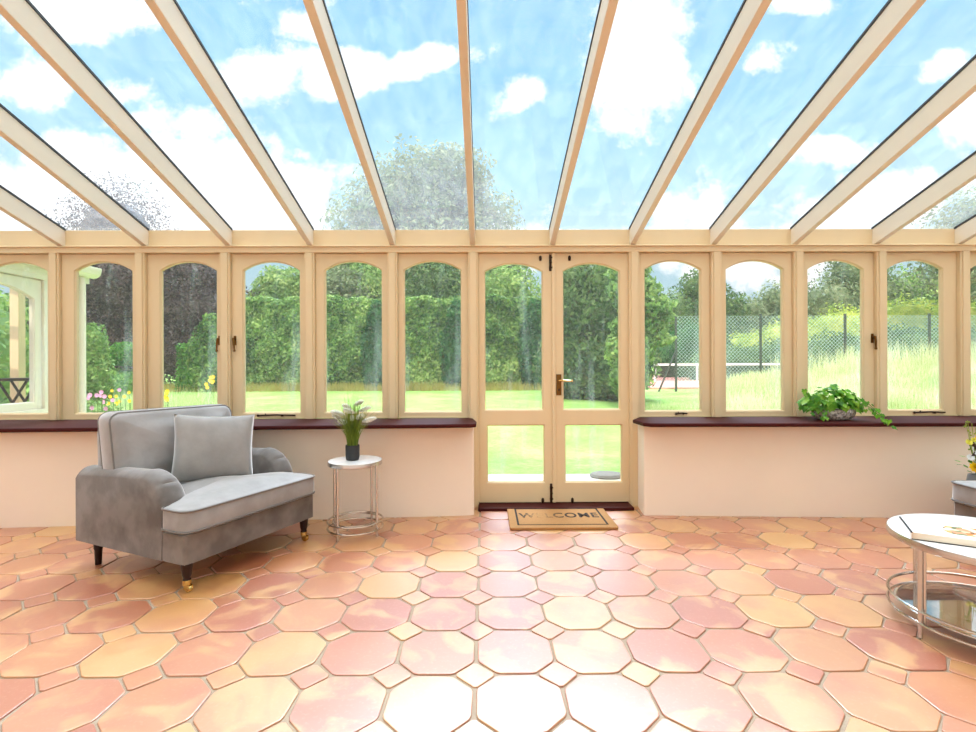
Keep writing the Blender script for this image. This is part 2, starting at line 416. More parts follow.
# ---- sloping glazed roof
roof = empty('ceiling', (0, YW, Z_PLATE), 0, 'sloping glass roof on cream painted rafters', 'roof', kind='structure')
RP = [-112, -27, 60, 144, 228, 310, 392.7, 473, 553, 633.5, 714.5, 796, 878, 961, 1043, 1126]
RX = [X(p, YW-.06) for p in RP]
ye = YB + .0
def rz_(y): return roofz(y) - Z_PLATE
for x in RX:
    w = MB(); t_ = .021
    def quad(y, a, b): return [(x-a[0], y-YW, rz_(y)+a[1]), (x+a[0], y-YW, rz_(y)+a[1]), (x+b[0], y-YW, rz_(y)+b[1]), (x-b[0], y-YW, rz_(y)+b[1])]
    w.rings([quad(y, (t_, -.150), (t_, -.016)) for y in (YW-.028, ye)])
    o = w.build('rafter', M['cream_beam'], roof, bevel=.003)
    w = MB(); w.rings([quad(y, (t_+.004, -.0155), (t_+.004, -.001)) for y in (YW-.028, ye)])
    w.build('glazing_seal', M['seal'], o).parent = o
w0 = RX[0]
ends = [XL] + RX + [XR]
for a, b in zip(ends[:-1], ends[1:]):
    if b - a < .1: continue
    w = MB(); y0 = YW + .16
    w.rings([[(a+.004, y-YW, rz_(y)+0), (b-.004, y-YW, rz_(y)+0), (b-.004, y-YW, rz_(y)+.006), (a+.004, y-YW, rz_(y)+.006)] for y in (y0, ye)])
    w.build('roof_pane', M['roof_glass'], roof)

# ---- sashes: a frame with an arched opening, moulded on the room side
def sash(mb, xa, xb, za, zb, ga, gb, gz, spring, top, y0, y1, arch=True, ch=.010):
    n = 14
    def contour(e):
        A, B, Z, Tt = ga - e, gb + e, gz - e, top + e
        H = [(A, Z), (B, Z), (B, spring)]; O = [(xa, za), (xb, za), (xb, spring)]
        if arch:
            half = (B-A)/2; rise = Tt - spring; R = (half*half + rise*rise)/(2*rise); cx = (A+B)/2; cz = Tt - R
            a0 = math.asin(half/R)
            H.append((B, spring)); O.append((xb, zb))
            for i in range(1, n):
                a = a0 - 2*a0*i/n
                H.append((cx + R*math.sin(a), cz + R*math.cos(a))); O.append((xb + (xa-xb)*i/n, zb))
            H.append((A, spring)); O.append((xa, zb))
        else:
            H.append((B, Tt)); O.append((xb, zb)); H.append((A, Tt)); O.append((xa, zb))
        H.append((A, spring)); O.append((xa, spring))
        return H, O
    H0, O = contour(ch); H1, _ = contour(0)
    N = len(H0)
    def strip(P, Q, yp, yq):
        for i in range(N):
            j = (i+1) % N
            q = [(P[i][0], yp, P[i][1]), (P[j][0], yp, P[j][1]), (Q[j][0], yq, Q[j][1]), (Q[i][0], yq, Q[i][1])]
            r = []
            for v in q:
                if all((Vector(v)-Vector(u)).length > 1e-6 for u in r): r.append(v)
            if len(r) > 2: mb.add(r, [tuple(range(len(r)))])
    strip(O, H0, y0, y0); strip(H0, H0, y0, y0+.006); strip(H0, H1, y0+.006, y0+.014); strip(H1, H1, y0+.014, y1); strip(H1, O, y1, y1); strip(O, O, y1, y0)
    return H1
def pane(H, y, parent, mat, grow=.006, name='pane'):
    cx = sum(p[0] for p in H)/len(H); cz = sum(p[1] for p in H)/len(H)
    pts = []
    for p in H:
        q = (p[0] + (grow if p[0] > cx else -grow), p[1] + (grow if p[1] > cz else -grow))
        if not pts or (abs(q[0]-pts[-1][0]) + abs(q[1]-pts[-1][1])) > 1e-5: pts.append(q)
    w = MB(); w.rings([[(a, y, b) for a, b in pts], [(a, y+.005, b) for a, b in pts]])
    return w.build(name, mat, parent, recalc=True)
def Zc(py, h=364.0): return CAMZ - (py - h) * YW / F
glass_px = {0: (-93, -38), 1: (-10, 48), 2: (77, 133), 3: (162, 217), 4: (244.5, 300), 5: (326, 382), 6: (405, 461),
            8: (645, 700), 9: (726, 782), 10: (808, 862), 11: (887.5, 941), 12: (970.5, 1026), 13: (1053, 1109)}
ordn = ['first', 'second', 'third', 'fourth', 'fifth', 'sixth', 'seventh']
views = {0: 'beyond the garden wing, outside the picture edge', 1: 'looking onto the arched pane of the garden wing',
         2: 'looking onto the white gutter and clipped yew', 3: 'directly behind the armchair back, with copper beech beyond',
         4: 'beside the armchair with tall hedge and rounded tree beyond', 5: 'behind the white plumed pot plant',
         6: 'first one left of the double doors', 8: 'first one right of the double doors, with tennis net beyond',
         9: 'between the doors and the ivy planter, second right of doors', 10: 'directly behind the ivy planter',
         11: 'just right of the ivy planter, with chain fence beyond', 12: 'at the right edge behind the yellow flowers', 13: 'last one on the right'}
wn = 1
for i, (g0, g1) in glass_px.items():
    xa, xb = PX[i] + .043, PX[i+1] - .043
    if i == 0: xa = max(xa, XL+.01)
    ga, gb = X(g0, YW), X(g1, YW)
    root = empty('window_%d' % wn, ((xa+xb)/2, YW, Z_SASH0), 0, 'cream framed arched window ' + views[i], 'window', kind='structure'); wn += 1
    ox, oz = (xa+xb)/2, Z_SASH0
    w = MB()
    yoff = -.004 if i in (2, 5, 9) else 0
    H = sash(w, xa-ox, xb-ox, .003, Z_HEAD-.003-oz, ga-ox, gb-ox, .768-oz, 1.913-oz, 1.982-oz, yoff-.012, .022)
    w.build('sash_frame', M['cream'], root)
    pane(H, .012, root, M['glass'])
    # thin weather bar below the sash
    w = MB(); w.box(xa-ox, xb-ox, -.02, .03, -.0, .012); w.build('bottom_bead', M['cream'], root, bevel=.002)
    if i in (3, 4, 10):
        px = {3: 220.5, 4: 236, 10: 871}[i]
        hx = X(px, YW) - ox
        w = MB(); y = -.012; z = 1.34 - oz
        fl_ = 1 if i != 3 else -1
        w.box(hx-.010, hx+.010, y-.004, y+.006, z-.03, z+.045)
        w.tube([(hx, y, z+.02), (hx, y-.03, z+.02)], .007)
        w.tube([(hx, y-.03, z+.024), (hx+.004*fl_, y-.034, z-.02), (hx+.008*fl_, y-.030, z-.07)], [.010, .008, .006])
        w.ball((hx+.008*fl_, y-.030, z-.076), .010)
        w.build('handle', M['bronze'], root, smooth=True)
    if i in (4, 8, 11):
        p0, L = {4: (259, .30), 8: (675, .09), 11: (912, .25)}[i]
        sx = X(p0, YW) - ox; z = .742 - oz; y = -.022
        w = MB(); w.tube([(sx, y, z), (sx+L*.5, y-.004, z+.005), (sx+L, y, z)], .006); w.ball((sx, y, z), .010)
        w.box(sx+L*.62, sx+L*.68, y-.008, y+.012, z-.008, z+.004); w.tube([(sx+L*.2, y+.012, z), (sx+L*.2, y, z+.014)], .004)
        w.build('stay', M['dark_metal'], root, smooth=True)

# ---- double doors
dl = (X(478.8, YW), X(553.0, YW)); dr = (X(553.6, YW), X(628.2, YW))
for nm, (xa, xb), (g0, g1), (l0, l1), lab in (('door_1', dl, (485.5, 542), (487.7, 543.2), 'left leaf of the glazed double doors, cream with dark bolts'),
                                           ('door_2', dr, (563.5, 619), (565.4, 620.7), 'right leaf of the glazed double doors, with the brass handle')):
    ox = xa if nm == 'door_1' else xb
    root = empty(nm, (ox, YW, .026), 0, lab, 'door', kind='structure')
    oz = .026; w = MB()
    H = sash(w, xa-ox, xb-ox, .715-oz, Z_HEAD-.004-oz, X(g0,YW)-ox, X(g1,YW)-ox, .782-oz, 1.90-oz, 1.962-oz, -.014, .026)
    H2 = sash(w, xa-ox, xb-ox, 0.004, .715-oz, X(l0,YW)-ox, X(l1,YW)-ox, .196-oz, .4-oz, .648-oz, -.014, .026, arch=False)
    w.build('door_frame', M['cream'], root)
    pane(H, .014, root, M['glass'], name='upper_pane'); pane(H2, .014, root, M['glass'], name='lower_pane')
    if nm == 'door_2':
        hx = X(558.5, YW) - ox; zc = CAMZ - 21*YW/F - oz
        w = MB(); w.box(hx-.021, hx+.021, -.020, -.012, zc-.085, zc+.085)
        o = w.build('handle_plate', M['bronze'], root, bevel=.003)
        w = MB(); w.tube([(hx, -.015, zc+.035), (hx, -.055, zc+.035), (hx+.02, -.066, zc+.036), (hx+.10, -.066, zc+.032)], [.009,.009,.009,.007]); w.ball((hx+.10,-.066,zc+.032), .009)
        w.build('lever_handle', M['brass'], root, smooth=True)
        w = MB(); w.ball((hx, -.021, zc-.04), .009); w.build('keyhole', M['dark_metal'], root, smooth=True)
    else:
        for (za, zb) in ((1.90, 2.035), (.03, .18)):
            bx = X(550.6, YW) - ox
            w = MB(); w.box(bx-.011, bx+.011, -.019, -.013, za-oz, zb-oz); w.tube([(bx, -.026, za-oz+.01), (bx, -.026, zb-oz-.01)], .007)
            w.ball((bx, -.035, (za+zb)/2-oz), .010)
            for q in (.2, .8): w.box(bx-.013, bx+.013, -.034, -.013, za+(zb-za)*q-oz-.006, za+(zb-za)*q-oz+.006)
            w.build('bolt', M['dark_metal'], root, smooth=True)
    for pz, pxx in ((2.005, 540.5 if nm == 'door_1' else 569.5), (.045, 542 if nm == 'door_1' else 571.5)):
        w = MB(); bx = X(pxx, YW) - ox
        w.lathe([(.008, -.022), (.012, -.006), (.011, .012), (.004, .02)], (bx, -.018, pz-oz), 10)
        w.build('catch', M['dark_metal'], root, smooth=True)
w = MB(); w.box(X(551.6, YW), X(555.2, YW), YW-.030, YW-.0145, .03, Z_HEAD-.004)
tag(w.build('trim_%d' % k, M['cream'], bevel=.004), 'narrow cream cover strip where the double doors meet', 'strip', kind='structure'); k += 1
# ================================================================== FURNITURE
def roundrect(x0, x1, y0, y1, r, n=5):
    out = []
    for cx, cy, a in ((x1-r, y1-r, 0), (x0+r, y1-r, PI/2), (x0+r, y0+r, PI), (x1-r, y0+r, 1.5*PI)):
        for i in range(n+1):
            t = a + PI/2*i/n; out.append((cx+r*math.cos(t), cy+r*math.sin(t)))
    return out
def densify(poly, step):
    out = []
    for i, p in enumerate(poly):
        q = poly[(i+1) % len(poly)]; L = math.dist(p, q); n = max(1, int(L/step))
        out += [(p[0]+(q[0]-p[0])*j/n, p[1]+(q[1]-p[1])*j/n) for j in range(n)]
    return out
def offset(poly, d):
    n = len(poly); out = []
    for i in range(n):
        a, p, b = Vector(poly[i-1]), Vector(poly[i]), Vector(poly[(i+1) % n])
        e = (b - a)
        if e.length < 1e-9: out.append(tuple(p)); continue
        nrm = Vector((e.y, -e.x)).normalized(); out.append(tuple(p - nrm*d))
    return out
def pad(mb, poly, t0, t1, r, crown0, crown1, fn, seed=0, wob=.003):
    """upholstered pad: outline (counter-clockwise) grown between two levels with a rounded edge and crowned faces"""
    cx = sum(p[0] for p in poly)/len(poly); cy = sum(p[1] for p in poly)/len(poly)
    rg = random.Random(seed); ph = [rg.uniform(0, 6) for _ in range(4)]
    def W(x, y): return wob*(math.sin(x*17+ph[0]+y*6) + math.sin(y*15+ph[1]-x*7) + .6*math.sin((x+y)*31+ph[2]))
    rs = []
    inner = offset(poly, r)
    for s in (.02, .2, .4, .6, .78, .92):
        rs.append([fn(cx+(x-cx)*s, cy+(y-cy)*s, t0 - crown0*(1-s**2.6) + W(x*s, y*s)) for x, y in inner])
    for i in range(0, 5):
        a = PI/2*i/4; rs.append([fn(x, y, t0 + r - r*math.cos(a)) for x, y in offset(poly, r - r*math.sin(a))])
    for i in range(1, 5):
        a = PI/2*i/4; rs.append([fn(x, y, t1 - r + r*math.sin(a)) for x, y in offset(poly, r - r*math.cos(a))])
    for s in (.92, .78, .6, .4, .2, .02):
        rs.append([fn(cx+(x-cx)*s, cy+(y-cy)*s, t1 + crown1*(1-s**2.6) + W(x*s+3, y*s)) for x, y in inner])
    mb.rings(rs)

ROT = math.radians(65.5)
FLc = Vector((-1.504, 2.517))
cxd, syd = math.cos(ROT), math.sin(ROT)
CH = FLc + .445*Vector((cxd, syd)) + .46*Vector((-syd, cxd))
def yrear(x): return .44 - (x + .43)*.15         # the back runs a little askew
chair = empty('armchair', (CH.x, CH.y, 0), ROT, 'grey velvet snuggle armchair on brass castors, with a cushion, under the left windows', 'armchair')
chair.scale = (1.035, 1, 1)
# rail
w = MB(); rp = roundrect(-.432, .432, -.46, .27, .02)
rp = [(x, (y if y < .1 else yrear(x)-.02)) for x, y in rp]
w.rings([[(x, y, z) for x, y in densify(rp, .1)] for z in (.142, .290)])
w.build('base_rail', M['velvet'], chair, bevel=.006, smooth=35)
# seat cushion, T-shaped: wider in front of the arms
tp = [(-.262, .12), (-.262, -.27), (-.44, -.285), (-.445, -.485), (.445, -.485), (.44, -.285), (.262, -.27), (.262, .12)]
def fillet(poly, rr, n=4):
    out = []; N = len(poly)
    for i in range(N):
        a, p, b = Vector(poly[i-1]), Vector(poly[i]), Vector(poly[(i+1) % N]); r = rr[i]
        u, v = (a-p).normalized(), (b-p).normalized()
        for k in range(n+1):
            t = k/n; q = (p+u*r)*(1-t)**2 + p*2*t*(1-t) + (p+v*r)*t**2; out.append(tuple(q))
    return out
tpf = densify(fillet(tp, [.02,.03,.03,.075,.075,.03,.03,.02]), .04)
w = MB(); pad(w, tpf, .298, .420, .018, 0, .05, lambda x, y, z: (x, y - (.0 if y < 0 else 0), z), 3, .0022)
seat = w.build('seat_cushion', M['velvet_lit'], chair, smooth=60)
for z in (.308, .413):
    w = MB(); w.tube([(x, y, z) for x, y in offset(tpf, -.002)], .0052, 6, True)
    w.build('piping', M['piping'], seat, smooth=True)
# arms
def arm(xo, xi, yr):
    """outer face at xo, inner at xi"""
    path = []
    ysp = -.10
    top = .540
    path += [(yr, .142), (yr, .30), (yr, .50), (yr-.02, .535)]
    for i in range(12): path.append((yr-.05 + (ysp-yr+.05)*i/12, top - .01 + .022*math.sin(PI*.5*i/12)))
    for i in range(1, 25):
        a = PI/2*i/24; path.append((ysp - .185*math.sin(a)**1.0, .37 + (.190)*math.cos(a)))
    path += [(ysp-.187, .32), (ysp-.186, .22), (ysp-.184, .142)]
    N = len(path); rs = []
    K = 13
    for k in range(K):
        t = k/(K-1); x = xo + (xi-xo)*(.0 + t)
        bulge = (1 - abs(2*t-1)**2.6)
        ring = []
        for j, (y, z) in enumerate(path):
            a, b = path[max(0, j-1)], path[min(N-1, j+1)]
            e = Vector((b[0]-a[0], b[1]-a[1])).normalized(); nrm = Vector((e.y, -e.x))
            nrm = -nrm if nrm.y < 0 and z > .4 else nrm
            if z > .33 and y < yr-.01:
                up = Vector((0, 1)); nrm2 = Vector((-(max(0, ysp - y)/.185)**1.5, 1 - .75*min(1, max(0, ysp-y)/.185))).normalized()
                d = .040*bulge - .012
                jj = (j - 17)
                if jj > 0 and z < .55 and bulge > .2:
                    d -= .009*bulge*max(0, math.cos(2*PI*jj/4.5))**6 * (1 if 1 < jj < 24 else 0)
                y2, z2 = y + nrm2.x*d, z + nrm2.y*d
            else:
                d = .012*bulge; y2, z2 = y - (d if y < 0 else 0), z
            ring.append((x, y2, z2))
        rs.append(ring)
    w = MB(); w.rings(rs)
    a_ = w.build('arm', M['velvet'], chair, smooth=50)
    return path
arm(-.436, -.292, .48); arm(.436, .292, .31)
# backrest frame: upholstered shell, raked
w = MB()
bp = densify(roundrect(-.36, .34, .145, .82, .07), .05)
def bfn(x, z, t): return (x, yrear(x) - .135 + t - (z < .3)*0 + (z-.3)*.045, z)
pad(w, bp, .0, .125, .03, 0, .0, bfn, 5, .001)
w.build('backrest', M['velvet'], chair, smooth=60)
# back cushion
w = MB(); bc = densify(roundrect(-.40, .305, .44, .883, .06), .035)
def cfn(x, z, t): return (x, yrear(x)*.75 - .165 - .015 + t + (z-.42)*.16, z)
pad(w, bc, .0, .150, .045, .045, .0, cfn, 9, .003)
bcu = w.build('back_cushion', M['velvet_lit'], chair, smooth=60)
w = MB(); w.tube([cfn(x, z, .022) for x, z in offset(bc, .006)], .005, 6, True); w.build('piping', M['piping'], bcu, smooth=True)
w = MB(); w.tube([cfn(x, z, .128) for x, z in offset(bc, .006)], .005, 6, True); w.build('piping', M['piping'], bcu, smooth=True)
# legs
for (lx, ly, fr) in ((-.405, -.435, 1), (.365, -.435, 1), (-.38, .37, 0), (.36, .24, 0)):
    w = MB()
    if fr:
        w.lathe([(.017,.050),(.020,.064),(.017,.070),(.022,.088),(.027,.134),(.029,.145)], (lx, ly, 0), 16)
        lg = w.build('leg', M['leg_wood'], chair, smooth=True)
        w = MB(); w.lathe([(.015,.034),(.0195,.036),(.0195,.060),(.016,.064)], (lx, ly, 0), 16)
        w.box(lx-.013, lx-.009, ly-.028, ly+.006, .010, .038); w.box(lx+.009, lx+.013, ly-.028, ly+.006, .010, .038)
        w.tube([(lx-.009, ly-.014, .0165), (lx+.009, ly-.014, .0165)], .0165, 16)
        w.build('caster', M['brass'], lg, smooth=30)
    else:
        w.lathe([(.015,.0),(.016,.004),(.019,.085),(.023,.10),(.021,.106),(.028,.145)], (lx, ly, 0), 16)
        w.build('leg', M['leg_wood'], chair, smooth=True)
dup(chair, (3.345, 2.62, 0), math.radians(-90), 'grey velvet armchair cut off by the right edge, beside the round coffee table')

# loose cushion
def pillow(W_, H_, T_, n=22):
    w = MB(); 
    def pt(u, v, s):
        k = 1 - .09*(1-u*u)*(v*v)**1 - 0
        kx = 1 - .06*(1 - v*v); kz = 1 - .07*(1 - u*u)
        th = T_/2*((1-abs(u)**2.4)*(1-abs(v)**2.4))**.55
        wr = .004*math.sin(4*u+2*v)+.0016*math.sin(7*v-3*u+1) + .004*math.sin(14*u*v+4*u)*abs(u*v)
        th += wr*min(1, th/.02)
        return (W_/2*u*kx, s*th, H_/2*v*kz)
    for s in (-1, 1):
        vs = [pt(-1+2*i/n, -1+2*j/n, s) for j in range(n+1) for i in range(n+1)]
        w.add(vs, [(j*(n+1)+i, j*(n+1)+i+1, (j+1)*(n+1)+i+1, (j+1)*(n+1)+i) for j in range(n) for i in range(n)])
    return w
w = pillow(.45, .42, .17)
cu = w.build('cushion', M['pillow_velvet'], smooth=70, recalc=False)
bm = bmesh.new(); bm.from_mesh(cu.data); bmesh.ops.remove_doubles(bm, verts=bm.verts, dist=1e-5); bmesh.ops.recalc_face_normals(bm, faces=bm.faces); bm.to_mesh(cu.data); bm.free()
cu.location = (-1.67, 3.10, .640); cu.rotation_euler = (math.radians(-17), math.radians(3.5), math.radians(32))
tag(cu, 'square light grey velvet cushion leaning on the back of the left armchair', 'cushion')

# ---- round side table
def ring_table(name, loc, R, H, legs, label, cat, rings, shelf=None, leg_r=.009, rim=.03, dbl=False):
    root = empty(name, loc, 0, label, cat)
    w = MB(); w.lathe([(R-.012, H-rim*.6), (R-.004, H-rim*.5), (R-.003, H-.001), (R-.02, H), (.01, H)], (0,0,0), 64)
    top = w.build('table_top', M['marble'], root, smooth=40)
    w = MB(); w.rings([[(r*math.cos(2*PI*k/64), r*math.sin(2*PI*k/64), z) for k in range(64)] for r, z in ((R-.010, H-.003),(R-.001, H-.002),(R, H-.006),(R, H-rim+.003),(R-.003, H-rim),(R-.02, H-rim),(R-.02,H-rim*.6))], False, False)
    w.build('rim', M['rim_metal'], top, smooth=40)
    for (x, y) in legs:
        w = MB()
        if dbl:
            d = Vector((x, y)).normalized(); tt = Vector((-d.y, d.x))*.0
            p = Vector((x, y)); q = p - d*.014 + Vector((-d.y, d.x))*.006
            w.tube([(p.x, p.y, 0), (p.x, p.y, H-rim+.002)], leg_r, 12); w.tube([(q.x, q.y, .05), (q.x, q.y, H-rim+.002)], leg_r*.7, 12)
        else:
            w.tube([(x, y, 0), (x, y, H-rim+.002)], leg_r, 12)
        w.build('leg', M['rim_metal'], root, smooth=True)
    for (rr, z, r) in rings:
        w = MB(); w.torus((0,0,z), rr, r, 64, 8); w.build('ring', M['chrome'], root, smooth=True)
    if shelf:
        w = MB(); w.lathe([(.01, shelf[1]-.005), (shelf[0], shelf[1]-.005), (shelf[0], shelf[1]), (.01, shelf[1])], (0,0,0), 64)
        w.build('glass_shelf', M['shelf_glass'], root, smooth=30)
    return root
T1 = (-.880, 3.40, 0)
ring_table('side_table', T1, .179, .503, [(-.075,-.155),(.158,-.058),(.075,.155),(-.158,.058)],
           'small round side table with white top and metal legs, right of the armchair', 'side table',
           [(.181, .098, .0065), (.181, .052, .0065), (.150, .098, .004)], dbl=False, leg_r=.0085)
T2 = (2.158, 2.107, 0)
ring_table('coffee_table', T2, .357, .402, [(-.346,-.036),(.036,-.346),(.346,.036),(-.036,.346)],
           'low round coffee table with white marble top and lower glass shelf', 'coffee table',
           [(.353, .112, .0065), (.353, .062, .0065), (.318, .080, .004)], shelf=(.316, .080), leg_r=.009, rim=.032, dbl=True)
T3 = (3.50, 3.36, 0)
ring_table('low_side_table', T3, .19, .27, [(-.1,-.1),(.1,-.1),(.1,.1),(-.1,.1)], 'low round metal side table under the yellow flowers, behind the right armchair', 'side table',
           [(.14, .06, .006)])

# ---- plumed grass in a black pot
px_, py_, pz_ = T1[0]-.018, T1[1]+.0, .5032
pot = empty('potted_grass', (px_, py_, pz_), 0, 'artificial grass with white plumes in a black pot on the side table', 'potted plant')
w = MB(); w.lathe([(.036,0),(.042,.003),(.046,.02),(.047,.095),(.045,.102),(.041,.102),(.040,.09),(.002,.088)], (0,0,0), 32)
w.build('pot', M['black_pot'], pot, smooth=40)
rg = random.Random(5)
vs = []
for i in range(340):
    a = rg.uniform(0, 2*PI); r0 = .034*math.sqrt(rg.random()); lean = rg.uniform(.0, .17)*(1 if rg.random() < .8 else 1.25); H_ = rg.uniform(.22, .40)
    b = Vector((r0*math.cos(a), r0*math.sin(a), .085)); d = Vector((math.cos(a+rg.uniform(-.6,.6)), math.sin(a+rg.uniform(-.6,.6)), 0))
    side = Vector((-d.y, d.x, 0)); hw = rg.uniform(.0014, .0026); side = side*math.cos(rg.uniform(0,3)) + d*.3; side.normalize()
    prev = None; n = 5
    for k in range(n+1):
        t = k/n; p = b + d*(lean*t**1.8) + Vector((0,0,H_*(t - .12*t*t*lean/.1))); ww = hw*(1-t*.85)
        cur = (p - side*ww, p + side*ww)
        if prev: vs += [prev[0], prev[1], cur[1], cur[0]]
        prev = cur
np_mesh('grass_blades', [tuple(v) for v in vs], 4, M['blade'], pot)['kind'] = 'stuff'
plumes = [(-.05,-.01,.335,-.9), (-.015,.01,.375,-.5), (.03,-.01,.31,.5), (.045,.015,.36,.8), (-.04,.02,.27,-.6), (.075,-.02,.29,.9), (0,-.02,.30,.1), (-.08,0,.31,-.5), (.01,.02,.40,.6), (.02,-.03,.35,-.7)]
for (x, y, z, ln) in plumes:
    w = MB()
    p0, p1, p2 = Vector((x*.15, y*.15, .09)), Vector((x*.55, y*.6, z*.7)), Vector((x, y, z))
    end = p2 + Vector((ln*.085, -.01, .008))
    pts = []
    for k in range(9):
        t = k/8; pts.append(tuple((p0*(1-t)**2 + p1*2*t*(1-t) + p2*t*t)))
    w.tube(pts, .0012, 5); st = w.build('stem', M['stem'], pot)
    vs = []
    for k in range(700):
        t = rg.random(); c = p2.lerp(end + Vector((ln*.02, 0, -.012*t)), t) - Vector((0,0,.03*(1-t)))
        rad = .021*math.sin(PI*min(1, max(.08, t)))**.6
        d = Vector((rg.gauss(0,1), rg.gauss(0,1), rg.gauss(0,1))).normalized()
        s2 = d.cross(Vector((.3,.5,.8))).normalized()*.0018
        vs += [c - s2, c + s2, c + d*rad + s2*.4, c + d*rad - s2*.4]
    np_mesh('plume', [tuple(v) for v in vs], 4, M['plume'], st)

# ---- ivy planter on the right sill
ivx, ivy_, ivz = X(835, 3.78), 3.80, .7165
iv = empty('ivy_planter', (ivx, ivy_, ivz), 0, 'trailing green ivy in an oval mottled stone bowl on the right window sill', 'potted plant')
w = MB(); w.lathe([(.105,0),(.135,.012),(.158,.045),(.163,.075),(.158,.082),(.150,.078),(.148,.066),(.004,.064)], (0,0,0), 40, 1, .62)
w.build('bowl', M['stone_bowl'], iv, smooth=50)
w = MB(); w.lathe([(.146,.062),(.1,.074),(.004,.078)], (0,0,0), 24, 1, .6); w.build('soil', M['soil'], iv, smooth=True)
rg = random.Random(8)
heart = [(0,0),(.28,.16),(.52,.10),(.46,-.12),(.62,-.34),(.30,-.52),(0,-1.0),(-.30,-.52),(-.62,-.34),(-.46,-.12),(-.52,.10),(-.28,.16)]
lv = []
def leaf_at(c, nrm, down, s):
    n = nrm.normalized(); dn = (down - n*down.dot(n)).normalized(); sd = dn.cross(n)
    P = [c + sd*(x*s) + dn*(-y*s) + n*(-.18*s*abs(x) - .12*s*y*y) for x, y in heart]
    lv.append(P)
for i in range(230):
    a = rg.uniform(0, 2*PI); e = math.acos(rg.uniform(0, 1))
    d = Vector((math.cos(a)*math.sin(e), math.sin(a)*math.sin(e), math.cos(e)))
    R_ = rg.uniform(.75, 1.12)
    c = Vector((d.x*.215*R_ - .015, d.y*.125*R_, .092 + d.z*.165*R_*(1-.25*abs(d.x))))
    if c.y > .17: c.y = .17
    leaf_at(c, d + Vector((rg.gauss(0,.35), rg.gauss(0,.35)-.35, rg.gauss(0,.35)+.25)), Vector((d.x*.6, -.3, -.8)), rg.uniform(.032, .056))
trail = [[(.12,-.06,.13),(.17,-.13,.11),(.20,-.20,.06),(.205,-.25,.01),(.21,-.255,-.02)], [(.1,-.05,.14),(.17,-.08,.15),(.20,-.10,.12),(.22,-.13,.08)],
         [(-.15,-.04,.1),(-.22,-.07,.10),(-.27,-.09,.07)], [(-.12,.0,.14),(-.2,0,.2),(-.235,0,.235)], [(-.1,-.05,.1),(-.16,-.14,.06),(-.2,-.15,.03)]]
for tr in trail:
    w = MB(); w.tube(tr, .0025, 5); w.build('stem', M['stem'], iv, smooth=True)
    for k in range(len(tr)-1):
        for q in range(4):
            t = rg.random(); c = Vector(tr[k]).lerp(Vector(tr[k+1]), t) + Vector((rg.gauss(0,.014), rg.gauss(0,.014), rg.gauss(0,.014)))
            leaf_at(c, Vector((rg.gauss(0,.4), -1, .6+rg.gauss(0,.4))), Vector((rg.gauss(0,.3), -.2, -1)), rg.uniform(.026, .042))
w = MB()
for P_ in lv: w.add(P_, [tuple(range(12))])
w.build('leaves', M['ivy'], iv, recalc=False)

# ---- door mat
mx0, mx1, my0, my1 = .172, .925, 3.45, 3.955
mat = empty('doormat', ((mx0+mx1)/2, (my0+my1)/2, 0), 0, 'coir welcome doormat with black border in front of the doors', 'doormat')
hw_, hd_ = (mx1-mx0)/2, (my1-my0)/2
w = MB(); w.prism(densify(roundrect(-hw_, hw_, -hd_, hd_, .012), .05), .001, .019); w.build('coir_pad', M['coir'], mat, bevel=.004)
w = MB(); b = .055; t_ = .014
for a in ((-hw_+b, hw_-b, -hd_+b, -hd_+b+t_), (-hw_+b, hw_-b, hd_-b-t_, hd_-b), (-hw_+b, -hw_+b+t_, -hd_+b, hd_-b), (hw_-b-t_, hw_-b, -hd_+b, hd_-b)):
    w.box(*a, .0185, .0198)
w.build('border', M['coir_black'], mat)
m, t = new_mat('worn_black_lettering')
sp = t.n('ShaderNodeSeparateXYZ', Vector=t.n('ShaderNodeTexCoord').outputs['Generated'])
nz = t.n('ShaderNodeTexNoise', Vector=t.n('ShaderNodeTexCoord').outputs['Object'], Scale=30.0, Detail=4.0).outputs[0]
k_ = t.math('ADD', t.math('ABSOLUTE', t.math('SUBTRACT', sp.outputs[0], .27)), t.math('MULTIPLY_ADD', nz, .5, -.25))
c = t.ramp(k_, [(.02, lin(176,134,84)), (.24, lin(58,44,34))])
t.n('ShaderNodeOutputMaterial', Surface=t.n('ShaderNodeBsdfPrincipled', Base_Color=c, Roughness=.95).outputs[0])
cu_ = bpy.data.curves.new('welcome_lettering', 'FONT'); cu_.body = 'WELCOME'; cu_.align_x = 'CENTER'; cu_.align_y = 'CENTER'
cu_.size = .2; cu_.offset = .004; cu_.extrude = .0006; cu_.space_character = 1.12; cu_.materials.append(m)
tx = bpy.data.objects.new('lettering', cu_); COL.objects.link(tx)
bpy.context.view_layer.update()
me_ = bpy.data.meshes.new_from_object(tx.evaluated_get(bpy.context.evaluated_depsgraph_get()))
sx = .59/max(.01, tx.dimensions.x); sy = .115/max(.01, tx.dimensions.y)
bpy.data.objects.remove(tx); bpy.data.curves.remove(cu_)
tx = bpy.data.objects.new('lettering', me_); COL.objects.link(tx)
tx.scale = (sx, sy, 1); tx.location = (0, .02, .0195); tx.parent = mat

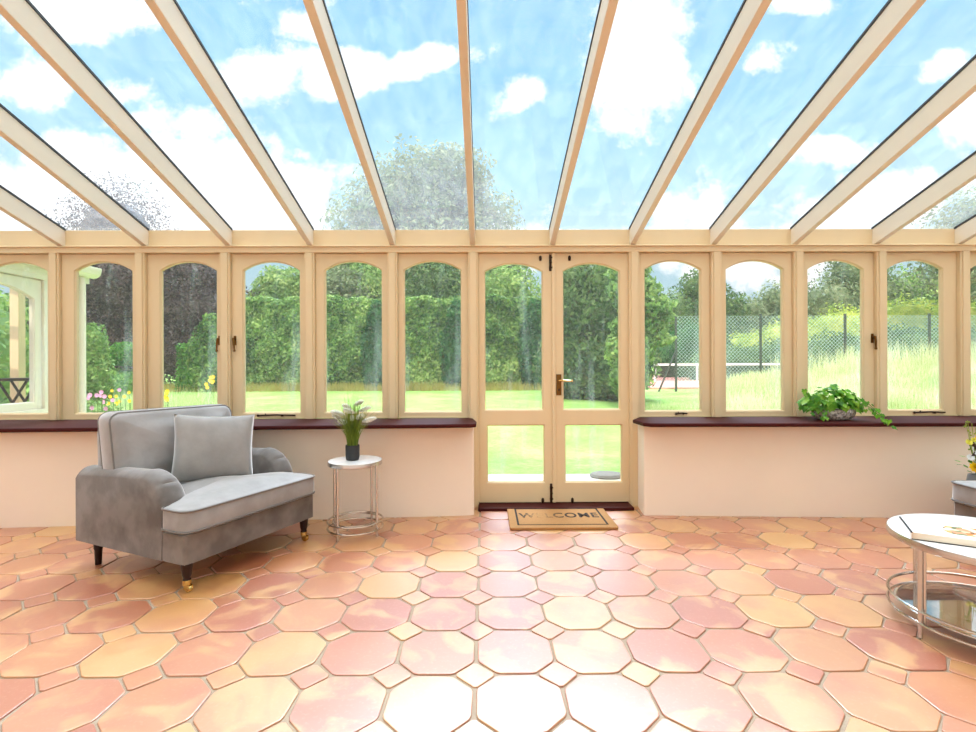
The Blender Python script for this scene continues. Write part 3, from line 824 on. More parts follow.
# ---- cookery book on the coffee table
ba = Vector((1.800, 2.10)); bdir = Vector((.86, -.51)).normalized(); bside = Vector((.50, .866)); ang = math.atan2(bdir.y, bdir.x)
bk = empty('book', (ba.x, ba.y, .4025), ang, 'large hardback cookery book with white cover and food photo on coffee table', 'book')
BW, BD, BH = .27, .245, .032
w = MB(); w.box(.004, BW-.004, .004, BD-.004, .003, BH-.003); w.build('pages', M['paper'], bk)
w = MB(); w.box(0, BW, 0, BD, 0, .003); w.build('cover_board', M['ink'], bk, bevel=.001)
w = MB(); w.box(-.002, .002, 0, BD, 0, BH-.004); w.build('spine', M['cover'], bk, bevel=.001)
w = MB(); w.box(-.002, .006, 0, BD, BH-.004, BH+.0004); w.build('spine_edge', M['ink'], bk, bevel=.001)
w = MB(); w.box(.002, BW, 0, BD, BH-.003, BH); fc = w.build('front_cover', M['cover'], bk, bevel=.0008)
m, t = new_mat('printed_food_photo')
tc = t.n('ShaderNodeTexCoord').outputs['Object']
v = t.n('ShaderNodeTexVoronoi', Vector=tc, Scale=42.0).outputs['Color']
hue = t.n('ShaderNodeSeparateColor', Color=v).outputs[0]
c = t.ramp(hue, [(0, lin(70,80,70)), (.2, lin(150,160,110)), (.4, lin(236,226,206)), (.6, lin(214,120,70)), (.8, lin(240,190,120)), (1, lin(244,240,232))])
t.n('ShaderNodeOutputMaterial', Surface=t.n('ShaderNodeBsdfPrincipled', Base_Color=c, Roughness=.25).outputs[0])
w = MB(); w.prism([(.135,.045),(.26,.045),(.26,.185),(.145,.17),(.118,.11)], BH, BH+.0006); w.build('food_photo', m, fc)
for (x0, x1, y) in ((.05,.085,.208),(.09,.108,.205),(.113,.15,.202),(.03,.05,.05),(.055,.11,.045)):
    w = MB(); w.box(x0, x1, y, y+.006, BH, BH+.0005); w.build('printed_line', M['inkgrey'], fc)

# ---- flowers in a vase
fv = empty('flower_vase', (X(976, 3.33)+.005, 3.33, .2705), 0, 'grey vase of yellow and white flowers beside the right armchair', 'flower vase')
w = MB(); w.lathe([(.04,0),(.052,.01),(.058,.06),(.05,.11),(.046,.125),(.042,.125),(.044,.10),(.002,.02)], (0,0,0), 28); w.build('vase', M['vase'], fv, smooth=40)
rg = random.Random(3)
def rosette(c, R, nm, mat, n=5):
    w = MB()
    for ring in range(n):
        rr = R*(1-ring/n*.85); tilt = .25 + ring*.27
        for k in range(9):
            a = 2*PI*k/9 + ring*.35; d = Vector((math.cos(a), math.sin(a), 0)); s = Vector((-d.y, d.x, 0))
            ax = Vector((-.25, -.8, .5)).normalized(); e1 = ax.cross(Vector((0,0,1))).normalized(); e2 = ax.cross(e1)
            d = e1*math.cos(a) + e2*math.sin(a); s = e2*math.cos(a) - e1*math.sin(a)
            o = Vector(c); q = d*math.cos(tilt) + ax*math.sin(tilt)
            w.add([o + s*.0, o + q*rr*.6 + s*rr*.32, o + q*rr, o + q*rr*.6 - s*rr*.32], [(0,1,2,3)])
    return w.build(nm, mat, fv, recalc=False)
heads = [((-.008,-.03,.375), .034, 'yellow'), ((.0,-.045,.30), .045, 'yellow'), ((-.062,-.05,.18), .042, 'yellow'), ((-.075,-.02,.345), .024, 'paleyellow'), ((-.04,-.02,.36), .02, 'paleyellow'),
         ((-.035,-.05,.27), .030, 'whitepetal'), ((-.075,-.03,.245), .026, 'whitepetal'), ((.05,-.02,.34), .04, 'yellow'), ((.06,-.05,.24), .04, 'yellow'), ((.03,.03,.28), .035, 'whitepetal')]
for c, R, mt in heads:
    w = MB(); c = Vector(c); w.tube([(0,0,.1), (c.x*.5, c.y*.5, .1+(c.z-.1)*.6), tuple(c)], .002, 5); w.build('stem', M['stem'], fv)
    rosette(c, R, 'flower', M[mt])
for (x, y, z) in ((-.045,-.01,.47), (-.07,0,.455), (-.01,0,.44), (-.055,.01,.49)):
    w = MB(); w.tube([(0,0,.12), (x*.6,y*.6,.32), (x,y,z)], .0018, 5)
    for k in range(7):
        t_ = rg.uniform(.6, 1); c = Vector((x*t_, y*t_, z*t_)) + Vector((rg.gauss(0,.008),rg.gauss(0,.008),rg.gauss(0,.006))); w.ball(c, .006, 6, 4)
    w.build('sprig', M['leaf_gold'], fv, smooth=True)
for (a, b) in (((-.02,-.03,.28), (-.09,-.05,.26)), ((-.02,-.02,.3), (-.075,-.02,.37)), ((-.02,-.03,.28), (-.05,-.03,.34)), ((-.01,-.02,.26),(-.04,-.06,.30))):
    a, b = Vector(a), Vector(b); d = b-a; s = d.cross(Vector((0,1,0))).normalized()*.014
    w = MB(); w.add([a, a+d*.5+s, b, a+d*.5-s], [(0,1,2,3)]); w.tube([a*.4+Vector((0,0,.06)), a], .002, 4)
    w.build('dark_leaf', M['dark_leaf'], fv, recalc=False)
for k in range(16):
    a = rg.uniform(0, 2*PI); z = rg.uniform(.14, .3); r_ = rg.uniform(.03, .085)
    c = Vector((r_*math.cos(a), r_*math.sin(a), z)); d = Vector((math.cos(a), math.sin(a), rg.uniform(-.3,.9))).normalized()*.05; s = Vector((-math.sin(a), math.cos(a), 0))*.014
    if k == 0: w = MB()
    w.add([c, c+d*.5+s, c+d, c+d*.5-s], [(0,1,2,3)])
w.build('leaves', M['ivy'], fv, recalc=False)
# ================================================================== THE GARDEN
def sm(a, b, x):
    t = max(0.0, min(1.0, (x-a)/(b-a))); return t*t*(3-2*t)
def gz(x, y):
    base = -.15 + .35*max(0, min(1, (y-6)/14)) + .25*sm(24, 60, y)
    bank = (.55*sm(6.6, 9.0, x) + .40*sm(9.0, 14.0, x)) * sm(7.5, 15.0, y) * (1 - .9*sm(16.4, 18.5, y))
    if 6.0 < x < 31 and 18.5 < y < 40.5: return min(base, .19)
    return base + bank
xs = np.unique(np.concatenate([np.arange(-70, -24, 4.0), np.arange(-24, 32, .6), np.arange(32, 75, 4.0)]))
ys = np.unique(np.concatenate([np.arange(4.15, 26, .45), np.arange(26, 90, 4.0)]))
w = MB(); nx = len(xs)
w.add([(x, y, gz(x, y)) for y in ys for x in xs], [(j*nx+i, j*nx+i+1, (j+1)*nx+i+1, (j+1)*nx+i) for j in range(len(ys)-1) for i in range(nx-1)])
tag(w.build('lawn', M['lawn'], smooth=True), 'bright green garden lawn rising gently to the hedge', 'lawn', kind='structure')
w = MB(); w.box(-4.2, 7.5, 4.13, 5.75, -.2, -.12)
tag(w.build('paving', M['concrete']), 'pale paved strip outside the double doors', 'paving', kind='structure')
w = MB(); w.lathe([(.01,0),(.17,0),(.19,.015),(.17,.04),(.01,.045)], (X(606, 5.6), 5.6, -.121), 20, 1, .8)
tag(w.build('round_stone', M['pebble'], smooth=40), 'dark round flat stone on the paving outside the right door', 'stone')

nrng = np.random.default_rng(7)
def leaf_quads(c, nrm, L, Wd):
    """diamond leaves at c, facing about nrm"""
    n = len(c)
    nrm = nrm + nrng.normal(0, .55, (n, 3)); nrm /= np.linalg.norm(nrm, axis=1)[:, None] + 1e-9
    a = nrng.normal(0, 1, (n, 3)); a -= nrm*(a*nrm).sum(1)[:, None]; a /= np.linalg.norm(a, axis=1)[:, None] + 1e-9
    b = np.cross(nrm, a)
    l = (L*nrng.uniform(.7, 1.3, n))[:, None]; w_ = (Wd*nrng.uniform(.7, 1.3, n))[:, None]
    q = np.stack([c - a*l/2, c + b*w_/2 + nrm*w_*.15, c + a*l/2, c - b*w_/2 + nrm*w_*.15], 1)
    return q.reshape(-1, 3)
def ell_points(blobs, n, inner=.8):
    vol = np.array([b[3]*b[4] + b[4]*b[5] + b[3]*b[5] for b in blobs]); cnt = (n*vol/vol.sum()).astype(int)
    C, N_ = [], []
    for b, k in zip(blobs, cnt):
        d = nrng.normal(0, 1, (k, 3)); d /= np.linalg.norm(d, axis=1)[:, None]
        lump = 1 + .09*np.sin(d[:, 0]*7+b[0]*3) * np.sin(d[:, 2]*6+b[1]) + .07*np.sin(d[:, 1]*9+d[:, 2]*8)
        r = (nrng.uniform(inner, 1.04, k)*lump)[:, None]
        C.append(np.array(b[:3]) + d*np.array(b[3:6])*r); N_.append(d/np.array(b[3:6])*min(b[3:6]))
    return np.concatenate(C), np.concatenate(N_)
def core_quads(blobs, k=.82):
    out = []
    for b in blobs:
        U, V = 12, 8
        def p(i, j):
            th, ph = PI*j/V, 2*PI*i/U
            return (b[0]+b[3]*k*math.sin(th)*math.cos(ph), b[1]+b[4]*k*math.sin(th)*math.sin(ph), b[2]+b[5]*k*math.cos(th))
        for i in range(U):
            for j in range(V): out += [p(i, j), p(i, j+1), p(i+1, j+1), p(i+1, j)]
    return np.array(out)
def plant(name, label, cat, base, blobs, n, L, Wd, mat, trunk=None, core=.82, group=None, inner=.8, limbs=0):
    """a tree or shrub: base point, crown lobes relative to it, a trunk with limbs"""
    bx, by = base; bz = gz(bx, by) - .03
    root = empty(name, (bx, by, bz), 0, label, cat, group)
    c, nn = ell_points(blobs, n, inner); keep = c[:, 2] > .02
    q = leaf_quads(c[keep], nn[keep], L, Wd)
    if core: q = np.concatenate([q, core_quads(blobs, core)])
    np_mesh('foliage', q, 4, mat, root)
    w = MB()
    if trunk:
        w.tube([(0,0,-.1), (.05,0,trunk[1]*.5), (0,.05,trunk[1])], [trunk[0], trunk[0]*.75, trunk[0]*.5], 10)
        for k, b in enumerate(blobs[:8]):
            w.tube([(0, .03, trunk[1]*.75), (b[0]*.5, b[1]*.5, (trunk[1]*.75+b[2])/2+.2), (b[0], b[1], b[2])], [trunk[0]*.45, trunk[0]*.3, trunk[0]*.15], 6)
    else:
        for b in blobs[:6]: w.tube([(b[0]*.3, b[1]*.3, -.05), (b[0]*.8, b[1]*.8, b[2])], [.04, .02], 6)
    w.build('trunk', M['bark'], root, smooth=True)
    return root
def box_plant(name, label, cat, x0, x1, y0, y1, ztop, n, L, Wd, mat, lump=.25):
    bz = gz((x0+x1)/2, y0) - .05; cx, cy = (x0+x1)/2, (y0+y1)/2
    root = empty(name, (cx, cy, bz), 0, label, cat)
    H_ = ztop - bz; Wx, Wy = x1-x0, y1-y0
    A = np.array([Wx*H_, Wx*Wy, Wy*H_, Wy*H_]); k = (n*A/A.sum()).astype(int)
    u = lambda m: nrng.uniform(0, 1, m)
    C = [np.stack([x0+Wx*u(k[0]), np.full(k[0], y0), H_*u(k[0])], 1), np.stack([x0+Wx*u(k[1]), y0+Wy*u(k[1]), np.full(k[1], H_)], 1),
         np.stack([np.full(k[2], x0), y0+Wy*u(k[2]), H_*u(k[2])], 1), np.stack([np.full(k[3], x1), y0+Wy*u(k[3]), H_*u(k[3])], 1)]
    N_ = [np.tile(v, (m, 1)) for v, m in (((0,-1,.3), k[0]), ((0,-.2,1), k[1]), ((-1,0,.3), k[2]), ((1,0,.3), k[3]))]
    C = np.concatenate(C); N_ = np.concatenate(N_).astype(float)
    nz_ = np.sin(C[:,0]*1.9+C[:,2]*1.1)*np.sin(C[:,2]*2.3+C[:,1]) + .6*np.sin(C[:,0]*4.7)*np.sin(C[:,2]*5.1+1) 
    C += N_*(nz_*lump*.5 + nrng.uniform(-.14, .08, len(C)))[:, None]
    C -= np.array([cx, cy, 0])
    q = leaf_quads(C, N_, L, Wd)
    i_ = .16 + lump*.7; hx, hy = Wx/2-i_, Wy/2-i_; zt = H_-i_
    co = [[(-hx,-hy,0),(hx,-hy,0),(hx,-hy,zt),(-hx,-hy,zt)],[(-hx,-hy,zt),(hx,-hy,zt),(hx,hy,zt),(-hx,hy,zt)],[(-hx,hy,0),(-hx,-hy,0),(-hx,-hy,zt),(-hx,hy,zt)],[(hx,-hy,0),(hx,hy,0),(hx,hy,zt),(hx,-hy,zt)],[(hx,hy,0),(-hx,hy,0),(-hx,hy,zt),(hx,hy,zt)]]
    q = np.concatenate([q, np.array([p for f in co for p in f])])
    np_mesh('foliage', q, 4, mat, root)
    return root
def at(px, Y): return X(px, Y)
def zat(py, Y): return CAMZ - (py-364)*Y/F

# the long hedge and its neighbours
box_plant('hedge', 'tall bright green laurel hedge running across the lawn, longest hedge in view', 'hedge', -10.3, 2.6, 20, 21.8, 3.75, 60000, .18, .09, M['leaf_hedge'], .4)
box_plant('clipped_hedge', 'lower clipped green hedge left of the long hedge, before the copper beech', 'hedge', -11.35, -10.35, 18.5, 21, 1.85, 8000, .12, .06, M['leaf_yew'], .1)
plant('shrub', 'rounded pale green shrub at the left end of the long hedge', 'shrub', (-10.35, 18.8), [(0,0,1.2,.65,.7,1.3),(.25,0,2.2,.5,.6,.7)], 4400, .16, .09, M['leaf_hedge'])
for px, lab in ((376, 'dark green shrub in front of the hedge, behind the white plumed plant'), (455, 'dark green shrub against the hedge, just left of the double doors'), (533, 'dark green shrub against the hedge, seen in the left door')):
    plant('shrub', lab, 'shrub', (at(px, 19.2), 19.2), [(0,0,1.4,.55,.5,1.45),(.1,0,2.6,.42,.4,.85)], 4200, .16, .09, M['leaf_dark'])
for px, Y, top, wd, lab in ((575, 15.5, 262, 1.2, 'dark evergreen tree behind the right door, left one of the pair'), (612, 15, 256, 1.3, 'dark evergreen tree behind the right door, right one of the pair')):
    H_ = zat(top, Y) - gz(at(px,Y), Y)
    plant('evergreen_tree', lab, 'tree', (at(px, Y), Y), [(0,0,H_*.28,wd,wd*.9,H_*.3),(.1,0,H_*.55,wd*.9,wd*.8,H_*.3),(-.1,0,H_*.8,wd*.6,wd*.6,H_*.22)], 11000, .17, .08, M['leaf_mid'], trunk=(.14, 1.5))
# light leafed tree near the fence end
x0 = at(664, 12.5)
plant('leafy_tree', 'bright layered young tree right outside the window right of the doors', 'tree', (x0-.75, 12.5), [(-.1,0,.8,.5,.5,.45),(-.1,0,1.5,.6,.6,.6),(.15,.1,2.1,.75,.6,.35),(.25,-.1,2.6,.7,.6,.3),(0,0,3.0,.65,.6,.35),(-.1,.1,3.5,.55,.5,.35),(.55,0,1.75,.45,.4,.16),(.6,.1,2.35,.45,.4,.15)], 9000, .15, .08, M['leaf_light'], trunk=(.07, 2.6), core=.6, inner=.6)
# rounded tree and others behind the hedge
plant('round_tree', 'rounded light green tree behind the hedge, beside the armchair window', 'tree', (at(280, 29), 29), [(.2,0,5.1,1.6,1.5,1.5),(-.7,0,4.1,1.4,1.2,1.4),(1.0,0,4.4,1.4,1.2,1.4)], 8000, .26, .12, M['leaf_light'], trunk=(.2, 3))
Y = 36; cx = at(425, Y)
plant('great_tree', 'very tall spreading tree behind the hedge, seen through the roof glass', 'tree', (cx, Y),
      [(0,0,13.2,4.8,4,3.2),(-3.6,0,10.5,3.4,3.4,3.4),(3.6,0,10.8,3.6,3.4,3.2),(0,0,8.5,5.4,4.4,3.4),(-5.0,0,7.6,2.8,2.8,2.8),(5.3,0,7.4,2.6,2.6,2.8),(-1.8,-1,11.5,3.2,3,3),(2.2,-1,14.3,2.8,2.6,1.8)], 26000, .42, .20, M['leaf_grey'], trunk=(.6, 8), core=0, inner=.45)
for px, Y, top, r, mt, lab in ((345, 30, 268, 1.5, 'leaf_grey', 'silvery tree behind the hedge, left of the great tree trunk'), (372, 31, 258, 2.1, 'leaf_light', 'yellowish green tree behind the hedge over the plumed plant'),
                               (436, 29, 258, 1.9, 'leaf_mid', 'mid green tree behind the hedge, left of the doors'), (505, 28, 262, 2.0, 'leaf_light', 'light green tree behind the hedge, seen at top of the left door')):
    x = at(px, Y); H_ = zat(top, Y) - gz(x, Y)
    plant('garden_tree', lab, 'tree', (x, Y), [(0,0,H_-r*.9,r,r,r*.95),(-r*.6,0,H_-r*1.7,r*.9,r,r),(r*.6,0,H_-r*1.6,r*.95,r,r)], 8000, .26, .12, M[mt], trunk=(.2, H_*.6), core=.6, inner=.6)
# copper beech at the left
Y = 24
for px, top, r, lab in ((118, 176, 3.0, 'left one of two dark copper beeches, rising above the eaves'), (190, 232, 2.7, 'right one of two dark copper beeches, behind the armchair')):
    x = at(px, Y); H_ = zat(top, Y) - gz(x, Y)
    plant('copper_beech', lab, 'tree', (x, Y), [(0,0,H_-r*1.0,r*.8,r*.8,r),(-.5,0,H_*.52,r,r,H_*.3),(.6,-.4,H_*.45,r,r,H_*.32),(0,-.8,H_*.2,r*1.05,r,H_*.22),(1.0,0,H_*.3,r,r,H_*.2)], 36000, .15, .07, M['leaf_copper'], trunk=(.45, H_*.6), core=.6, inner=.6)
plant('birch', 'faint thin crowned tree at far right, above the eaves', 'tree', (at(985, 25), 25), [(0,0,7.6,3.0,2.6,2.6),(-1.0,0,6,2.4,2.2,2),(1.4,0,8.2,2.6,2.4,2.0)], 9000, .26, .12, M['leaf_grey'], trunk=(.22, 6), core=0, inner=.4)
# topiary
Y = 16.5; x = at(127, Y)
root = plant('clipped_yew', 'dark green yew clipped into two tiers, seen past the white gutter', 'topiary', (x, Y), [(0,0,.42,.78,.7,.56),(.05,0,.25,.8,.72,.5)], 5200, .08, .05, M['leaf_yew'], core=.9)
q1, n1_ = ell_points([(0,0,1.45,.55,.5,.36),(0,0,1.25,.6,.5,.2)], 3400, .93)
np_mesh('upper_tier', np.concatenate([leaf_quads(q1, n1_, .08, .05), core_quads([(0,0,1.45,.55,.5,.36)], .9)]), 4, M['leaf_yew'], root)
plant('shrub', 'loose grey green shrub at the garden wing corner, left of the clipped yew', 'shrub', (at(92, 12.5), 12.5), [(0,0,.8,.45,.5,.8),(-.1,0,1.4,.4,.4,.7),(.05,0,1.7,.3,.3,.5)], 4200, .11, .06, M['leaf_light'])
plant('flowering_shrub', 'low light green flowering shrub beside the white garden wing', 'shrub', (at(96, 8.6), 8.6), [(0,0,.30,.42,.4,.34),(.35,.1,.2,.3,.3,.25),(-.2,0,.42,.25,.25,.25)], 3600, .07, .03, M['leaf_light'])
# garden flowers: each one a thing
rg = random.Random(21)
def garden_flower(x, y, h, mt, label, group, R=.04):
    z0 = gz(x, y)
    root = empty('garden_flower', (x, y, z0), 0, label, 'flower', group)
    w = MB(); w.tube([(0,0,-.02),(.01,0,h*.5),(0,0,h)], .005, 5); w.build('stem', M['stem'], root)
    w = MB()
    for k in range(7):
        a = 2*PI*k/7; d = Vector((math.cos(a), -.5, math.sin(a))).normalized()*R; s = d.cross(Vector((0,-1,.2))).normalized()*R*.35; c = Vector((0,0,h))
        w.add([c, c+d*.6+s, c+d, c+d*.6-s], [(0,1,2,3)])
    w.ball((0,-.006,h), R*.3, 6, 4)
    w.build('petals', M[mt], root, recalc=False)
for i in range(14):
    px = rg.uniform(84, 120); Y = rg.uniform(7.8, 9.2); garden_flower(at(px, Y), Y, rg.uniform(.45, .85), 'pinkpetal', 'pink flower among the shrubs beside the garden wing', 'pink flowers by the garden wing', .045)
for i in range(9):
    px = rg.uniform(108, 130); Y = rg.uniform(9, 12); garden_flower(at(px, Y), Y, rg.uniform(.3, .6), 'yellow', 'yellow flower below the clipped yew', 'yellow flowers below the clipped yew', .05)
for i in range(7):
    px = rg.uniform(205, 214); Y = rg.uniform(14, 15.2); garden_flower(at(px, Y), Y, rg.uniform(.45, .75), 'yellow', 'yellow flower at the edge of the lawn, behind the armchair', 'yellow flowers behind the armchair', .07)
for i in range(5):
    px = rg.uniform(163, 168); Y = rg.uniform(12, 13.2); garden_flower(at(px, Y), Y, rg.uniform(.3, .5), 'yellow', 'yellow flower in the long grass beside the window post', 'yellow flowers in the long grass', .07)

# grasses
def blades(name, label, pts, hmin, hmax, wd, mat, bend=.35):
    n = len(pts); h = nrng.uniform(hmin, hmax, n)[:, None]
    a = nrng.uniform(0, 2*np.pi, n); d = np.stack([np.cos(a), np.sin(a), np.zeros(n)], 1); s = np.stack([-np.sin(a), np.cos(a), np.zeros(n)], 1)
    s = s*.5 + np.array([1, 0, 0])*.5; up = np.array([0, 0, 1.0]); k = nrng.uniform(.2, 1, n)[:, None]*bend
    p0 = pts; p1 = pts + up*h*.55 + d*h*k*.25; p2 = pts + up*h*(1-k*.3) + d*h*k*.9
    q = [np.stack([p0 - s*wd, p0 + s*wd, p1 + s*wd*.8, p1 - s*wd*.8], 1), np.stack([p1 - s*wd*.8, p1 + s*wd*.8, p2 + s*wd*.15, p2 - s*wd*.15], 1)]
    q = np.stack(q, 1).reshape(-1, 3)
    o = np_mesh(name, q, 4, mat); return tag(o, label, 'grass', kind='stuff')
def scatter(n, x0, x1, y0, y1, cond=None, clump=0):
    P_ = np.stack([nrng.uniform(x0, x1, n), nrng.uniform(y0, y1, n)], 1)
    if clump: P_ = P_[(np.sin(P_[:,0]*clump)*np.sin(P_[:,1]*clump*1.3+1) + nrng.uniform(-.8, 1.2, n)) > 0]
    if cond is not None: P_ = P_[cond(P_[:, 0], P_[:, 1])]
    return np.array([(x, y, gz(x, y)-.02) for x, y in P_])
blades('dry_grass', 'strip of dry golden grass along the foot of the hedge', scatter(12000, -13.5, 2.2, 18.4, 19.8), .10, .38, .012, M['straw'])
blades('long_grass', 'long pale meadow grass on the bank before the tennis court', scatter(48000, 4.5, 22, 9.0, 17.2, lambda x, y: (x/y > .46) & (y > 9.5 + 1.2*np.sin(x*1.7)), None), .14, .36, .010, M['hay'])
blades('tall_grass', 'tallest seeded grass along the chain fence', scatter(6500, 9.6, 22, 14.2, 17.2, None, 2.1), .45, 1.0, .009, M['hay'])
blades('lawn_grass', 'short green grass on the lawn outside the right windows', scatter(26000, 3.2, 13, 6.5, 13, lambda x, y: (x/y > .30)), .06, .2, .007, M['turfblade'])
blades('border_grass', 'loose green grass at the left edge of the lawn', scatter(14000, -11, -3.8, 8.5, 16, lambda x, y: x/y < -.5), .10, .38, .008, M['turfblade'])

# tennis court
w = MB(); w.box(6.3, 30, 18.9, 40, .0, .235)
tag(w.build('tennis_court', M['court']), 'red tennis court surface beyond the long grass', 'tennis court', kind='structure')
nt = empty('tennis_net', (at(655, 25), 25, .235), 0, 'tennis net with white top band on the red court', 'tennis net')
L_ = at(800, 25) - at(655, 25)
w = MB(); w.box(0, L_, -.012, .012, .05, .82); w.build('net', M['court_net'], nt)
w = MB(); w.box(0, L_, -.02, .02, .80, .90); w.build('tape', M['net_white'], nt, bevel=.004)
for x in (0, at(697, 25)-at(655, 25), L_): w = MB(); w.box(x-.04, x+.04, -.05, .05, 0, .92); w.build('post', M['net_white'], nt, bevel=.01)
# chain link fence
YF = 17.6; fx0, fx1 = at(676, YF), 26.0
fe = empty('chain_fence', (fx0, YF, .1), 0, 'tall green chain link fence round the tennis court', 'fence')
w = MB(); w.box(0, fx1-fx0, -.004, .004, .3, 2.72); w.build('wire_mesh', M['chain'], fe)
x = 0
while x < fx1-fx0:
    w = MB(); w.tube([(x, 0, -.1), (x, 0, 2.78)], .045, 8); w.build('post', M['post_metal'], fe, smooth=True); x += 3.0
w = MB(); w.tube([(.02, .05, 1.5), (-.62, .1, -.05)], .035, 8); w.build('brace', M['post_metal'], fe, smooth=True)
# shrubs and trees beyond the court
row = [(700, 44, 268, 2.6, 'leaf_mid', 'tall mid green tree beyond the court, behind the young tree'), (745, 46, 296, 2.6, 'leaf_grey', 'rounded tree beyond the court, left one behind the net'),
       (778, 47, 282, 2.8, 'leaf_grey', 'rounded tree beyond the court, behind the second right window'), (818, 44, 296, 2.4, 'leaf_grey', 'spreading tree beyond the court, left of the tall one above the ivy'),
       (856, 42, 246, 3.2, 'leaf_grey', 'tall airy tree beyond the court above the ivy planter'), (905, 42, 268, 3.4, 'leaf_light', 'yellowish tree behind the chain fence, right of the ivy planter'),
       (948, 40, 262, 3.4, 'leaf_light', 'broad tree behind the chain fence near the right edge'), (990, 38, 266, 3.2, 'leaf_mid', 'broad tree at the right edge behind the yellow flowers')]
for px, Y, top, r, mt, lab in row:
    x = at(px, Y); H_ = zat(top, Y) - gz(x, Y)
    plant('distant_tree', lab, 'tree', (x, Y), [(0,0,H_-r*.8,r*.8,r*.8,r*.8),(-r*.7,0,H_-r*1.7,r,r,r),(r*.7,.3,H_-r*1.6,r,r,r),(0,-.5,H_*.35,r*1.2,r,H_*.32)], 9000, .34, .17, M[mt], trunk=(.3, H_*.5), core=.68, inner=.65)
for px, Y, top, wd, mt, lab in ((692, 33, 322, 2.2, 'leaf_dark', 'dark shrub behind the court, right of the young tree'), (742, 34, 334, 3.0, 'leaf_gold', 'golden green shrub bank behind the net, left part'), (790, 33, 320, 3.0, 'leaf_gold', 'golden green shrub bank behind the net, right part'),
                            (845, 31, 306, 3.0, 'leaf_gold', 'yellow green shrub bank above the ivy planter'), (905, 29, 298, 3.0, 'leaf_gold', 'yellow green shrub bank behind the chain fence'), (965, 28, 300, 3.0, 'leaf_gold', 'yellow green shrub bank at the right edge'),
                            (735, 27.5, 346, 2.4, 'leaf_mid', 'low bush by the court, left of the pair behind the net'), (785, 27.5, 340, 2.6, 'leaf_mid', 'low bush by the court, right of the pair behind the net'), (838, 25.5, 334, 2.6, 'leaf_mid', 'low mid green bush by the fence above the ivy planter'),
                            (895, 24, 326, 2.4, 'leaf_mid', 'mid green bush behind the fence mesh, right of the ivy'), (950, 23, 324, 2.6, 'leaf_mid', 'mid green bush behind the fence mesh at the right edge')):
    x = at(px, Y); H_ = zat(top, Y) - gz(x, Y)
    plant('shrub_bank', lab, 'shrub', (x, Y), [(0,0,H_*.45,wd,1.2,H_*.55),(-wd*.6,-.2,H_*.35,wd*.6,1,H_*.45),(wd*.6,-.2,H_*.4,wd*.6,1,H_*.48)], 6500, .2, .10, M[mt], core=.85)

# distant dark tree line closes the horizon
for k, (px, Y, top, r) in enumerate(((-60, 60, 292, 5), (30, 62, 296, 5), (330, 64, 300, 6), (480, 64, 300, 6), (620, 64, 305, 6), (760, 64, 312, 6), (900, 60, 290, 6), (1030, 58, 280, 6))):
    x = at(px, Y); H_ = zat(top, Y) - gz(x, Y)
    plant('woodland_tree', 'distant woodland tree closing the view behind the garden', 'tree', (x, Y), [(0,0,H_*.6,r,r*.6,H_*.45),(-r*.7,0,H_*.4,r,r*.6,H_*.4),(r*.7,0,H_*.4,r,r*.6,H_*.42)], 6000, .6, .35, M['leaf_mid'], trunk=(.5, H_*.5), core=.85, group='distant woodland trees')

# ---- the projecting garden wing at the far left
WX, WY0, WY1 = -4.62, 4.25, 5.76
wing = empty('garden_wing', (WX, WY0, -.15), 0, 'projecting white painted glazed wing of the sunroom, outside at far left', 'building')
oy, oz = WY0, -.15
def swap(mb):      # sash drawn in x-z, turned to stand along y
    mb.v = [(-(y_), x_, z_) for x_, y_, z_ in mb.v]; mb.f = [list(f) for f in mb.f]
w = MB(); w.box(-.14, 0, 0, WY1-oy, 0, .70+.15)
w.box(-.10, .0, 1.035, WY1-oy, .85, 2.33)
w.box(-.12, .01, 0, WY1-oy, 1.98+.22, 2.18+.15)
w.build('wall', M['white_paint'], wing, bevel=.004)
for (a, b) in ((-.02, 1.03),):
    w = MB(); H = sash(w, a, b, .852, 2.19, a+.085, b-.085, .93, 1.99, 2.10, -.0, .05)
    swap(w); f_ = w.build('window_frame', M['white_paint'], wing)
    f_.location.x = -.03
    g_ = MB(); g_.rings([[(-.025, x_, z_) for x_, z_ in H], [(-.020, x_, z_) for x_, z_ in H]]); g_.build('pane', M['wing_glass'], f_)
w = MB()
gut = [(.0,.0),(.0,.10),(.13,.10),(.13,.07),(.115,.02),(.08,-.01),(.03,-.02)]
w.rings([[(x_+.02, y_, z_+2.33) for x_, z_ in gut] for y_ in (0, WY1-oy+.12)])
w.box(0, .02, 0, WY1-oy+.1, 2.25, 2.46)
w.build('gutter', M['white_paint'], wing, bevel=.003)
w = MB(); w.tube([(.05, WY1-oy-.04, 2.3), (.05, WY1-oy-.04, 0)], .032, 10); w.build('downpipe', M['white_paint'], wing, smooth=True)
w = MB(); w.box(-3.4, 0, 0, WY1-oy, -.02, .14); w.build('wing_floor', M['tile'], wing)
w = MB(); w.box(-3.5, -3.38, 0, WY1-oy, 0, .85)
for a in (0, .55, 1.0, WY1-oy-.1): w.box(-3.48, -3.40, a, a+.1, .85, 2.95)
w.box(-3.48, -3.40, 0, WY1-oy, 2.2, 2.5); w.box(-3.48, -3.40, 0, WY1-oy, 2.9, 3.1); w.build('far_wall', M['cream'], wing, bevel=.004)
w = MB(); w.box(-3.4, 0, WY1-oy-.09, WY1-oy, 0, .85)
for a in (-3.4, -2.5, -1.6, -.73): w.box(a, a+.1, WY1-oy-.09, WY1-oy, .85, 2.4)
w.box(-3.4, 0, WY1-oy-.09, WY1-oy, 2.25, 2.48); w.build('end_wall', M['cream'], wing, bevel=.004)
